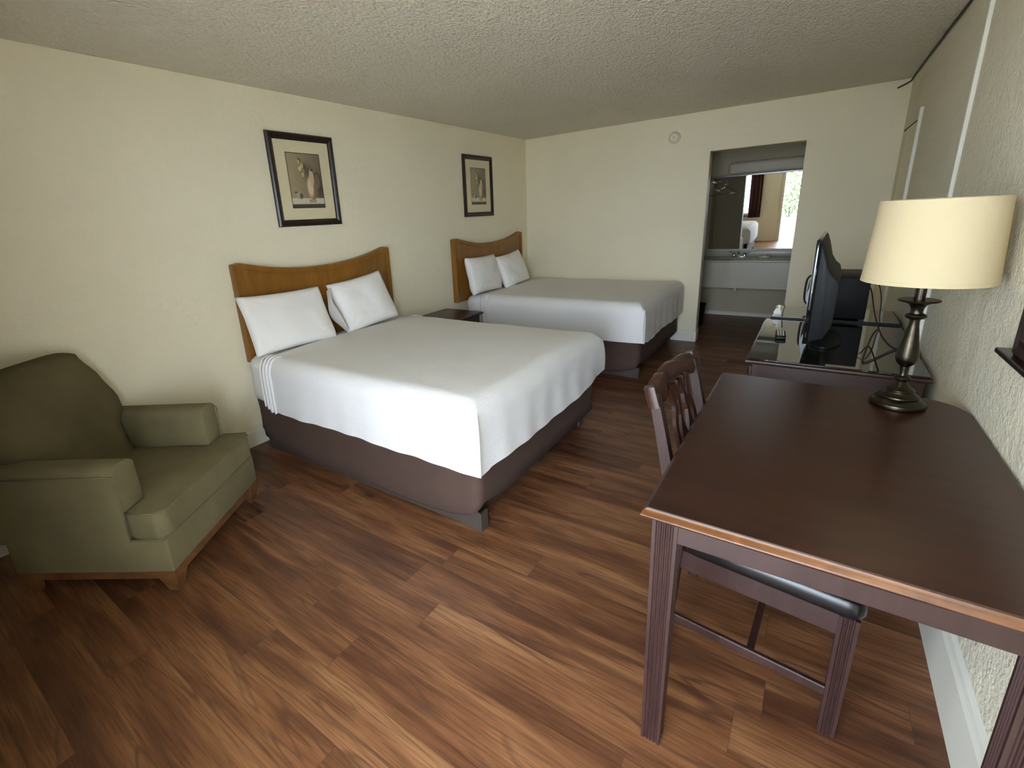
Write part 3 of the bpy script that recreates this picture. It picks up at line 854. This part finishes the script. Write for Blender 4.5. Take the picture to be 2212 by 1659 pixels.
# ================================================================== desk
DZT = .784
dk = thing('writing_desk', 'dark cherry wooden desk with fluted legs against the right wall', 'desk', (3.19, -4.02, 0))
DL, DR, DF, DB = 2.833, 3.553, -4.584, -3.457
def desk_outline(o):
    x0, x1, y0, y1 = DL - o, DR + min(o, .004), DF - o, DB + o
    pts = [(x0, y0), (x1, y0)]; rc = .13
    for i in range(9):
        a = PI / 2 * i / 8; pts.append((x1 - rc + rc * math.cos(a), y1 - rc + rc * math.sin(a)))
    pts += [(x0, y1)]
    return [(a - 3.19, c + 4.02) for a, c in pts]
bm = nb(); levels = [(0, DZT), (.003, DZT - .003), (.006, DZT - .010), (.012, DZT - .015), (.0135, DZT - .019), (.012, DZT - .024), (-.002, DZT - .026), (-.006, DZT - .030)]
rows = []
for o, z in levels: rows.append([bm.verts.new((a, c, z)) for a, c in desk_outline(o)])
bm.faces.new(rows[0]); bm.faces.new(rows[-1][::-1])
bm2 = nb()
for a, c in zip(rows, rows[1:]):
    for i in range(len(a)): bm.faces.new((a[i], a[(i + 1) % len(a)], c[(i + 1) % len(c)], c[i]))
top = obj('tabletop', bm, 'cherry', dk, angle=30)
# worn light edge on the front and left side of the ogee
bm = nb(); rr = []
for o, z in ((.0036, DZT - .0025), (.0066, DZT - .010), (.0126, DZT - .015), (.0141, DZT - .019)):
    x0, x1, y0, y1 = DL - o - 3.19, DR - 3.19, DF - o + 4.02, DB + o + 4.02
    rr.append([bm.verts.new(p) for p in ((x1, y0, z), (x0, y0, z), (x0, y0 + .02, z))])
for a, c in zip(rr, rr[1:]):
    for i in range(2): bm.faces.new((a[i], a[i + 1], c[i + 1], c[i]))
plabel(obj('edge_moulding', bm, 'edge', top, angle=60), 'worn lighter front edge')
# apron
for nm, a in (('apron', (2.895, 3.485, -4.555, -4.535)), ('apron', (2.895, 3.485, -3.525, -3.505)), ('apron', (2.848, 2.868, -4.505, -3.53)), ('apron', (3.515, 3.535, -4.505, -3.53))):
    obj(nm, box(nb(), a[0] - 3.19, a[1] - 3.19, a[2] + 4.02, a[3] + 4.02, .684, DZT - .028, .002), 'cherryx', dk)
def fluted_leg(w, h, taper=.0, sides=('x-', 'y-'), nf=4, gd=.0035):
    """square leg with vertical grooves on all faces; origin at centre of foot"""
    bm = nb(); pts = []
    def side(p0, p1, nrm):
        m_ = .008; Ls = (p1 - p0).length; d = (p1 - p0) / Ls; pts.append(p0)
        gw = (Ls - 2 * m_) / nf
        for k in range(nf):
            s0 = m_ + k * gw
            for f_, dd in ((.08, 0), (.28, gd), (.5, gd * 1.25), (.72, gd), (.92, 0)): pts.append(p0 + d * (s0 + gw * f_) - nrm * dd)
    c = [Vector((-w / 2, -w / 2)), Vector((w / 2, -w / 2)), Vector((w / 2, w / 2)), Vector((-w / 2, w / 2))]
    for i, nr in enumerate((Vector((0, -1)), Vector((1, 0)), Vector((0, 1)), Vector((-1, 0)))): side(c[i], c[(i + 1) % 4], nr)
    rows = []
    for z, s in ((0, 1 - taper), (h, 1)): rows.append([bm.verts.new((p.x * s, p.y * s, z)) for p in pts])
    n_ = len(pts)
    for i in range(n_): bm.faces.new((rows[0][i], rows[0][(i + 1) % n_], rows[1][(i + 1) % n_], rows[1][i]))
    bm.faces.new(rows[0][::-1]); bm.faces.new(rows[1])
    return bm
for lx, ly in ((2.869, -4.529), (3.511, -4.529), (2.869, -3.512), (3.511, -3.512)):
    obj('leg', fluted_leg(.060, DZT - .027, .16), 'cherryx', dk, loc=(lx - 3.19, ly + 4.02, 0))

# ================================================================== desk chair (faces +X, tucked under the desk)
CX0, CY0 = 3.084, -4.014
dc = thing('desk_chair', 'dark cherry wooden chair with carved openwork back, tucked under the desk', 'chair', (CX0, CY0, 0), math.radians(-3.5))
fy, ry_ = .245, .222
for s in (-1, 1):
    obj('leg', fluted_leg(.044, .416, .10, nf=3, gd=.003), 'cherryx', dc, loc=(.208, s * (fy - .022), 0))
def rear_leg(s):
    bm = nb(); y = s * (ry_ - .016)
    st = [(0, -.262, .034), (.20, -.242, .036), (.42, -.232, .038), (.50, -.240, .038), (.70, -.282, .034), (.784, -.300, .032), (.88, -.322, .030), (.932, -.334, .028)]
    rows = []
    for z, x, d in st:
        hw = .015
        rows.append([bm.verts.new((x + dx * d / 2, y + dy * hw, z)) for dx, dy in ((-1, -1), (1, -1), (1, 1), (-1, 1))])
    for a, c in zip(rows, rows[1:]):
        for i in range(4): bm.faces.new((a[i], a[(i + 1) % 4], c[(i + 1) % 4], c[i]))
    bm.faces.new(rows[0][::-1]); bm.faces.new(rows[-1])
    bmesh.ops.bevel(bm, geom=[e for e in bm.edges if abs(e.verts[0].co.z - e.verts[1].co.z) > .02], offset=.003, segments=1, affect='EDGES')
    return bm
for s in (-1, 1): obj('leg', rear_leg(s), 'cherryx', dc, angle=40)
# seat rails
for s in (-1, 1):
    bm = nb(); prism(bm, [(-.218, s * (ry_ - .006)), (.19, s * (fy - .006)), (.19, s * (fy - .026)), (-.218, s * (ry_ - .026))][::s], .350, .416, 'z'); obj('side_rail', bm, 'cherryx', dc)
obj('front_rail', box(nb(), .195, .218, -fy + .04, fy - .04, .350, .416, .002), 'cherryx', dc)
obj('back_rail', box(nb(), -.242, -.222, -ry_ + .03, ry_ - .03, .36, .416, .002), 'cherryx', dc)
# padded seat
bm = softbox(.44, .530, .070, .030, (0, 0, .010), n=14)
for v in bm.verts:
    k = (v.co.x + .22) / .44; v.co.y *= .90 + .10 * k
obj('seat_pad', xf(bm, T(.018, 0, .416 + .0345)), 'vinyl', dc, smooth=True)
# stretchers (H)
for s in (-1, 1):
    obj('stretcher', prism(nb(), [(-.232, s * (ry_ - .008)), (.19, s * (fy - .012)), (.19, s * (fy - .030)), (-.232, s * (ry_ - .024))][::s], .125, .155, 'z', .003, 1), 'cherryx', dc)
obj('stretcher', box(nb(), -.01, .010, -fy + .03, fy - .03, .13, .15, .002), 'cherryx', dc)
# carved top rail, along Y, tilted like the legs
tilt = math.atan2(.338 - .205, .955 - .42)
def back_mt(): return T(-.3325, 0, .930) @ RY(-.30)
bm = nb(); pts = []; hwid = .240
n_ = 96
def crest(y):
    a = abs(y) / hwid
    tt = max(0, min(1, (y / (.86 * hwid) + 1) / 2)); h = .008 + .016 * math.sin(PI * tt) + .021 * abs(math.sin(3 * PI * tt)) ** .7 
    if a > .86: h = .026
    return h
def under(y):
    a = abs(y) / hwid
    return -.030 + (-.012 if a > .84 else -.014 * math.cos(y / hwid * PI * 3.0))
for i in range(n_ + 1): y = -hwid + 2 * hwid * i / n_; pts.append((y, under(y)))
for i in range(n_, -1, -1): y = -hwid + 2 * hwid * i / n_; pts.append((y, crest(y)))
prism(bm, pts, -.017, .017, 'x', .006, 2, True)
for v in bm.verts: v.co.x += -.018 * (1 - (v.co.y / hwid) ** 2) + .006 * math.cos(v.co.y / hwid * PI * 3.5)
xf(bm, back_mt()); obj('top_rail', bm, 'cherry', dc, angle=40)
# pierced splat: shaped outer outline with loops
def splat():
    bm = nb(); Ls = .47
    def strip(pts, w):                     # flat band in the back plane; pts (y,z<0)
        P = catmull([(0, a, c) for a, c in pts], 10); tt = nb(); rows = []
        for i, p in enumerate(P):
            d = (P[min(i + 1, len(P) - 1)] - P[max(i - 1, 0)]).normalized(); nrm = Vector((0, -d.z, d.y)) * w / 2
            rows.append([tt.verts.new(q) for q in (p + nrm + Vector((-.006, 0, 0)), p - nrm + Vector((-.006, 0, 0)), p - nrm + Vector((.006, 0, 0)), p + nrm + Vector((.006, 0, 0)))])
        for a, c in zip(rows, rows[1:]):
            for i in range(4): tt.faces.new((a[i], a[(i + 1) % 4], c[(i + 1) % 4], c[i]))
        tt.faces.new(rows[0]); tt.faces.new(rows[-1][::-1]); merge(bm, tt)
    for s in (-1, 1):
        strip([(s * .095, -.02), (s * .070, -.09), (s * .098, -.16), (s * .085, -.26), (s * .045, -.38), (s * .040, -Ls)], .026)
        strip([(s * .050, -.02), (s * .030, -.10), (s * .052, -.19), (s * .012, -.32), (s * .020, -Ls)], .016)
        strip([(s * .010, -.02), (s * .040, -.12), (s * .012, -.24), (s * .034, -.36), (s * .015, -Ls)], .014)
    prism(bm, [(-.055, -.30), (.055, -.30), (.05, -.335), (-.05, -.335)], -.006, .006, 'x')
    prism(bm, [(-.062, -.43), (.062, -.43), (.055, -Ls - .03), (-.055, -Ls - .03)], -.008, .008, 'x')
    return xf(bm, T(-.332, 0, .930) @ RY(-.255))
obj('back_splat', splat(), 'cherry', dc, angle=50)

# ================================================================== table lamp
LX, LY = 3.375, -3.575
lp = thing('table_lamp', 'bronze baluster table lamp with cream drum shade standing on the desk', 'lamp', (LX, LY, DZT))
prof = [(.001, 0), (.070, 0), (.074, .003), (.075, .010), (.073, .016), (.068, .018), (.066, .021), (.062, .026), (.052, .031), (.054, .034), (.053, .038), (.046, .042), (.038, .050), (.037, .053), (.039, .056), (.037, .060), (.028, .066), (.020, .076), (.014, .085), (.015, .090), (.022, .094), (.023, .098), (.020, .103), (.012, .108), (.010, .118), (.012, .130), (.012, .138), (.018, .144), (.025, .152), (.029, .165), (.029, .176), (.027, .196), (.023, .220), (.018, .250), (.014, .275), (.0125, .290), (.014, .298), (.024, .302), (.028, .308), (.025, .314), (.017, .317), (.015, .324), (.017, .335), (.022, .345), (.035, .353), (.052, .357), (.053, .360), (.050, .362), (.018, .362), (.001, .362)]
obj('base', lathe(nb(), prof, 48), 'brass', lp, angle=28)
obj('candle_sleeve', lathe(nb(), [(.014, .362), (.014, .44), (.010, .442), (.010, .47)], 24), 'brass', lp, angle=50)
obj('bulb', lathe(nb(), [(.012, .47), (.014, .49), (.026, .52), (.030, .545), (.024, .57), (.010, .582), (.001, .585)], 24), 'bulb', lp, smooth=True)
bm = nb()
for s in (-1, 1): tube(bm, [(s * .010, 0, .44), (s * .045, 0, .47), (s * .055, 0, .54), (s * .03, 0, .62), (0, 0, .655)], .0018, 6, 6)
obj('harp', bm, 'brass', lp, smooth=True)
bm = nb(); sg = 72; z0, z1, r0, r1 = .421, .668, .160, .146
lathe(bm, [(r0, z0), (r1, z1), (r1 - .002, z1), (r0 - .002, z0), (r0, z0)], sg, cap=False)
bmesh.ops.remove_doubles(bm, verts=bm.verts, dist=1e-5)
sh = obj('lamp_shade', bm, 'shade', lp, angle=60)
sh.location = (.005, .0, 0)
bm = nb()
lathe(bm, [(r0 + .0008, z0), (r0 + .0005, z0 + .010), (r0 - .0025, z0 + .010), (r0 - .0025, z0 - .001), (r0 + .0008, z0 - .001), (r0 + .0008, z0)], sg, cap=False)
obj('bottom_trim', bm, 'shade', sh, angle=60)
bm = nb()
lathe(bm, [(r1 + .0012, z1 - .010), (r1 + .0008, z1 + .001), (r1 - .0025, z1 + .001), (r1 - .0025, z1 - .010), (r1 + .0012, z1 - .010)], sg, cap=False)
obj('top_trim', bm, 'shade', sh, angle=60)
bm = nb()
for k in range(3): a = k * 2 * PI / 3; tube(bm, [(0, 0, .650), ((r1 - .002) * math.cos(a), (r1 - .002) * math.sin(a), .655)], .0015, 6)
obj('shade_spider', bm, 'brass', sh)

# ================================================================== TV dresser and the cabinet behind it
KZ = .740
kd = thing('dresser', 'dark cherry dresser with glass top carrying the television, behind the desk', 'dresser', (3.21, -2.54, 0))
def loc(bm): return xf(bm, T(-3.21, 2.54, 0))
obj('top', loc(prism(nb(), [(2.872, -3.045), (3.545, -3.045), (3.545, -2.045), (2.872, -2.045)], KZ - .028, KZ - .008, 'z', .007, 3, True)), 'cherry', kd, angle=40)
obj('glass_top', loc(box(nb(), 2.880, 3.54, -3.035, -2.055, KZ - .008, KZ, .0015)), 'glassd', kd)
obj('cabinet', loc(box(nb(), 2.90, 3.53, -3.02, -2.07, .07, KZ - .028, .003)), 'cherry', kd)
for z0, z1 in ((.50, .69), (.295, .485), (.09, .28)):
    for y0, y1 in ((-3.0, -2.555), (-2.535, -2.09)):
        d = obj('drawer', loc(box(nb(), 2.886, 2.902, y0, y1, z0, z1, .004)), 'cherry', kd)
        k = obj('knob', lathe(nb(), [(.001, 0), (.006, 0), (.006, .012), (.013, .016), (.013, .022), (.001, .026)], 16), 'brass', d, smooth=True)
        k.matrix_local = T(2.888 - 3.21, (y0 + y1) / 2 + 2.54, (z0 + z1) / 2) @ RY(-PI / 2)
for sx in (2.93, 3.50):
    for sy in (-2.98, -2.11): obj('leg', loc(box(nb(), sx - .025, sx + .025, sy - .025, sy + .025, 0, .071, .003)), 'cherry', kd)
k2 = thing('low_cabinet', 'dark low cabinet under the microwave, just beyond the television dresser', 'cabinet', (3.22, -1.82, 0))
def loc2(bm): return xf(bm, T(-3.22, 1.82, 0))
obj('top', loc2(box(nb(), 2.905, 3.54, -2.038, -1.63, .735, .7505, .002)), 'black', k2)
obj('glass_top', loc2(box(nb(), 2.910, 3.535, -2.032, -1.636, .7505, .752)), 'glassd', k2)
obj('body', loc2(box(nb(), 2.93, 3.53, -2.025, -1.64, .03, .735, .003)), 'black', k2)
d = obj('door', loc2(box(nb(), 2.908, 2.930, -2.02, -1.645, .05, .725, .004)), 'black', k2)
obj('handle', loc2(box(nb(), 2.893, 2.908, -2.0, -1.985, .45, .62, .003)), 'chrome', d)
for sx in (2.96, 3.50):
    for sy in (-2.0, -1.67): obj('leg', loc2(box(nb(), sx - .015, sx + .015, sy - .015, sy + .015, 0, .031)), 'black', k2)

# television: thin bezel, wedge back, foot
tv = thing('television', 'flat black television seen edge on, standing on the glass-topped dresser', 'television', (3.138, -2.52, KZ), math.radians(-2))
bz0, bz1 = .055, .548
b = nb(); box(b, -.038, -.020, -.365, .365, bz0, bz1, .004); obj('bezel', b, 'blackgl', tv, angle=50)
obj('screen', box(nb(), -.0395, -.0375, -.345, .345, bz0 + .025, bz1 - .02), 'blackgl', tv)
bm = nb()
prism(bm, [(-.020, bz0 + .01), (.040, bz0 + .03), (.066, .15), (.072, .33), (.062, .365), (.040, .385), (.020, .42), (.002, .49), (-.014, bz1 - .012), (-.020, bz1 - .006)], -.355, .355, 'y', .006, 2, True)
obj('back_cover', bm, 'black', tv, angle=40)
obj('stand_neck', box(nb(), -.02, .03, -.06, .06, .010, .10, .006), 'black', tv)
bm = nb(); prism(bm, [(.045 + .09 * math.cos(a) * .85, .22 * math.sin(a)) for a in [2 * PI * i / 40 for i in range(40)]], 0, .013, 'z', .004, 2, True)
obj('stand_foot', bm, 'black', tv, angle=40)

# microwave: faces -X, bowed door
mw = thing('microwave', 'black and silver microwave on the low cabinet behind the television', 'microwave', (3.235, -1.83, .752))
b = nb(); box(b, -.125, .138, -.205, .205, .012, .262, .005); obj('casing', b, 'black', mw, angle=50)
bm = nb(); pts = []
for i in range(13):
    z = .018 + .238 * i / 12; pts.append((-.128 - .030 * math.sin(PI * i / 12), z))
pts += [(-.120, .256), (-.120, .018)]
prism(bm, pts, -.20, .09, 'y'); dr_ = obj('door', bm, 'silver', mw, angle=60)
bm = nb(); prism(bm, pts, .092, .20, 'y'); obj('control_panel', bm, 'silver', mw, angle=60)
bm = nb(); tube(bm, [(-.150, .07, .04), (-.168, .07, .07), (-.172, .07, .137), (-.168, .07, .205), (-.150, .07, .235)], .006, 8, 6); obj('handle', bm, 'black', dr_, smooth=True)
obj('window', box(nb(), -.1605, -.1595, -.16, .04, .10, .18), 'blackgl', dr_)
for sx in (-.10, .125):
    for sy in (-.18, .18): obj('foot', box(nb(), sx - .012, sx + .012, sy - .012, sy + .012, 0, .013), 'black', mw)
bm = nb(); tube(bm, [(3.372, -1.93, .95), (3.385, -2.00, .93), (3.40, -2.2, .835), (3.40, -2.62, .812), (3.405, -2.98, .84), (3.418, -3.25, .890), (3.405, -3.36, .905), (3.385, -3.41, .84), (3.38, -3.415, .60), (3.38, -3.415, .30)], .0035, 6, 8)
tag(obj('power_cord', bm, 'cord', smooth=True), 'black power cord drooping from the microwave and vanishing behind the lamp', 'cord')
bm = nb(); tube(bm, [(3.378, -1.90, .98), (3.41, -1.98, .975), (3.43, -2.04, .90), (3.435, -2.08, .80), (3.44, -2.10, .7445), (3.40, -2.30, .7445), (3.362, -2.575, .7445), (3.325, -2.90, .7445), (3.36, -2.86, .7445), (3.45, -2.65, .7445), (3.54, -2.5, .7445)], .0028, 6, 8)
tag(obj('power_cord', bm, 'cord', smooth=True), 'thin black cord trailing from the microwave back over the dresser glass in a loop', 'cord')

# remote control
rm = thing('remote_control', 'small black remote control lying on the glass dresser top', 'remote control', (2.985, -2.53, KZ), math.radians(4))
obj('body', box(nb(), -.024, .024, -.080, .080, 0, .020, .007, 3), 'black', rm, angle=60)
bt_ = nb()
for i in range(3):
    for j in range(6): box(bt_, -.016 + i * .0125, -.009 + i * .0125, -.06 + j * .021, -.050 + j * .021, .0195, .0215)
obj('buttons', bt_, 'greyb', rm)
# small folded white packet with a dark card behind it at the far corner
pk = thing('paper_packet', 'small folded white paper packet with a dark card, beside the microwave', 'packet', (2.935, -1.96, .752))
bm = nb(); prism(bm, [(-.020, 0), (.018, 0), (.020, .018), (.012, .040), (.014, .062), (-.002, .064), (-.008, .056), (.002, .046), (-.016, .034), (-.024, .014)], -.010, .012, 'y', .002, 2, True)
obj('packet', bm, 'paper', pk, angle=40)
bm = nb(); prism(bm, [(.024, 0), (.029, 0), (.036, .062), (.031, .062)], -.02, .02, 'y'); obj('card', bm, 'black', pk)

# smoke detector
sd = thing('smoke_detector', 'round white smoke detector high on the back wall beside the opening', 'smoke detector', (1.757, -.001, 2.152))
b = lathe(nb(), [(.001, 0), (.058, 0), (.058, .014), (.052, .024), (.040, .032), (.001, .034)], 40); obj('housing', xf(b, RX(PI / 2)), 'greyb', sd, angle=40)
b = lathe(nb(), [(.014, .030), (.034, .030), (.033, .038), (.015, .038), (.014, .030)], 30, cap=False); obj('vent_ring', xf(b, RX(PI / 2)), 'cream', sd, angle=40)

# dark framed piece with ledge on the right wall above the desk
wm = thing('wall_mirror', 'dark wooden frame with a projecting bottom ledge, on the right wall above the desk', 'mirror', (WX, -4.355, 1.052))
my0, my1 = -.52, .52
bm = nb(); prism(bm, [(-.001, -.022), (-.030, -.022), (-.040, -.012), (-.038, 0), (-.001, 0)], my0 - .08, my1 + .08, 'y', .002, 1); obj('ledge', bm, 'frame', wm, angle=40)
bm = nb(); fw = .075
rows = []
for ins, x in [(0, -.002), (0, -.022), (.012, -.030), (.03, -.026), (.05, -.030), (fw, -.014), (fw, -.002)]:
    rows.append([bm.verts.new((x, y, z)) for y, z in ((my0 + ins, ins), (my1 - ins, ins), (my1 - ins, .80 - ins), (my0 + ins, .80 - ins))])
for j in range(len(rows)):
    a, c = rows[j], rows[(j + 1) % len(rows)]
    for i in range(4): bm.faces.new((a[i], a[(i + 1) % 4], c[(i + 1) % 4], c[i]))
obj('frame', bm, 'frame', wm)
obj('mirror_glass', box(nb(), -.012, -.004, my0 + fw - .005, my1 - fw + .005, fw - .005, .80 - fw + .005), 'mirror', wm)

# ================================================================== vanity alcove
vn = thing('vanity_counter', 'beige vanity counter with basin and deep apron, inside the alcove', 'counter', (2.56, 1.35, .79))
AYc = AY1; AY1 = AY1 - .002; AX0b = AX0 + .002; AX1b = AX1 - .002
def lv(bm): return xf(bm, T(-2.56, -1.35, -.79))
bm = nb(); box(bm, AX0b, AX1b, 1.08, AY1, .765, .79, .006); box(bm, AX0b, AX1b, AY1 - .015, AY1, .79, .865, .003); obj('countertop', lv(bm), 'counter', vn, angle=40)
obj('apron', lv(box(nb(), AX0b, AX1b, 1.10, 1.12, .445, .765, .002)), 'counter', vn)
bm = lathe(nb(), [(.21, .001), (.195, .004), (.185, -.002), (.15, -.06), (.06, -.10), (.001, -.105)], 40, cap=False)
for v in bm.verts: v.co.y *= .75
o = obj('basin', bm, 'cream', vn, smooth=True, loc=(-.27, -.03, 0.001))
bm = nb(); box(bm, -.012, .012, -.012, .012, -.10, 0); tube(bm, [(0, 0, -.02), (0, 0, -.12)], .016, 10); obj('drain_pipe', bm, 'greyb', vn, loc=(-.25, -.10, -.28))
fc = thing('faucet', 'chrome two-handle faucet on the vanity counter under the mirror', 'faucet', (2.29, 1.50, .79))
obj('base_plate', box(nb(), -.085, .085, -.025, .025, 0, .015, .006), 'chrome', fc, angle=50)
bm = nb(); tube(bm, [(0, 0, .01), (0, -.005, .05), (0, -.05, .065), (0, -.10, .05)], .012, 12, 6); obj('spout', bm, 'chrome', fc, smooth=True)
for s in (-1, 1):
    hd = obj('handle', lathe(nb(), [(.018, 0), (.018, .03), (.013, .04), (.001, .042)], 20), 'chrome', fc, angle=50, loc=(s * .060, 0, .014))
    bm = nb(); tube(bm, [(0, 0, .035), (s * .05, -.01, .055)], .006, 8); obj('lever', bm, 'chrome', hd, smooth=True)
sdh = thing('soap_dish', 'small pale soap dish on the vanity counter, right of the faucet', 'soap dish', (2.58, 1.42, .79))
bm = lathe(nb(), [(.001, 0), (.04, 0), (.055, .02), (.052, .02), (.038, .006), (.001, .006)], 30)
for v in bm.verts: v.co.x *= 1.3
obj('dish', bm, 'cream', sdh, smooth=True)
bm = softbox(.06, .04, .018, .008, (0, 0, .003), n=6); obj('soap_bar', bm, 'paper', sdh, smooth=True, loc=(0, 0, .016))
# mirror, leaning slightly forward at the top
MX0, MX1, MZ0, MZ1 = 1.90, 3.25, .878, 1.80
mr = thing('vanity_mirror', 'large frameless mirror with pale metal top channel above the vanity counter', 'mirror', ((MX0 + MX1) / 2, AY1 - .016, MZ0))
hw = (MX1 - MX0) / 2; lean = math.radians(1.9)
g1 = obj('mirror_glass', box(nb(), -hw, hw, -.005, 0, 0, MZ1 - MZ0), 'mirror', mr); g1.rotation_euler = (lean, 0, 0)
bm = nb(); box(bm, -hw, hw, -.046, .014, MZ1 - MZ0 - .014, MZ1 - MZ0 + .010, .003); obj('top_channel', bm, 'alum', mr, angle=50)
bm = nb(); box(bm, -hw, hw, -.016, .014, -.012, .010, .002); obj('bottom_channel', bm, 'greyb', mr, angle=50)
# light fixture
lf = thing('vanity_light', 'long rounded unlit light fixture above the vanity mirror', 'light fixture', (2.65, AY1, 1.885))
bm = softbox(1.16, .09, .145, .044, (0, 0, 0), n=14)
o = obj('diffuser', bm, 'greyb', lf, smooth=True, loc=(0, -.052, 0))
obj('back_plate', box(nb(), -.56, .56, -.012, 0, -.06, .06, .002), 'cream', lf)
# rack with hangers on the alcove's left wall
hr = thing('hanger_rack', 'chrome clothes rack bar beside the vanity mirror, at the left of the alcove', 'rack', (AX0, 1.15, 1.72))
bm = nb(); tube(bm, [(0, -.30, .0), (.26, -.30, .0)], .006, 8); tube(bm, [(0, .12, 0), (.26, .12, 0)], .006, 8); tube(bm, [(.26, -.34, 0), (.26, .16, 0)], .008, 8)
obj('bar', bm, 'chrome', hr, smooth=True)
for k, (yy, lab) in enumerate(((-.22, 'wire hanger nearest the room on the rack at the left of the alcove'), (-.05, 'wire hanger nearest the mirror on the rack at the left of the alcove'))):
    hg = thing('clothes_hanger', lab, 'hanger', (AX0 + .26, 1.15 + yy, 1.72 + .008), .5, 'hangers on the alcove rack')
    bm = nb(); tube(bm, [(.0, 0, -.07), (0, 0, -.03), (.012, 0, -.015), (.018, 0, .0), (.0, 0, .012), (-.016, 0, 0)], .003, 6, 5); obj('hook', bm, 'chrome', hg, smooth=True)
    bm = nb(); tube(bm, [(0, 0, -.07), (.14, 0, -.14), (.15, 0, -.16), (-.15, 0, -.16), (-.14, 0, -.14), (0, 0, -.07)], .004, 6); obj('shoulder', bm, 'chrome', hg, smooth=True)
# waste bin
wb = thing('waste_bin', 'black waste bin on the alcove floor just inside the opening', 'bin', (1.945, .86, 0))
bm = lathe(nb(), [(.001, .004), (.085, 0), (.105, .27), (.101, .27), (.082, .008), (.001, .008)], 40, cap=False); obj('bin_body', bm, 'black', wb, angle=60)
bm = lathe(nb(), [(.104, .262), (.109, .262), (.109, .274), (.100, .274), (.104, .262)], 40, cap=False); obj('rim', bm, 'black', wb, angle=60)
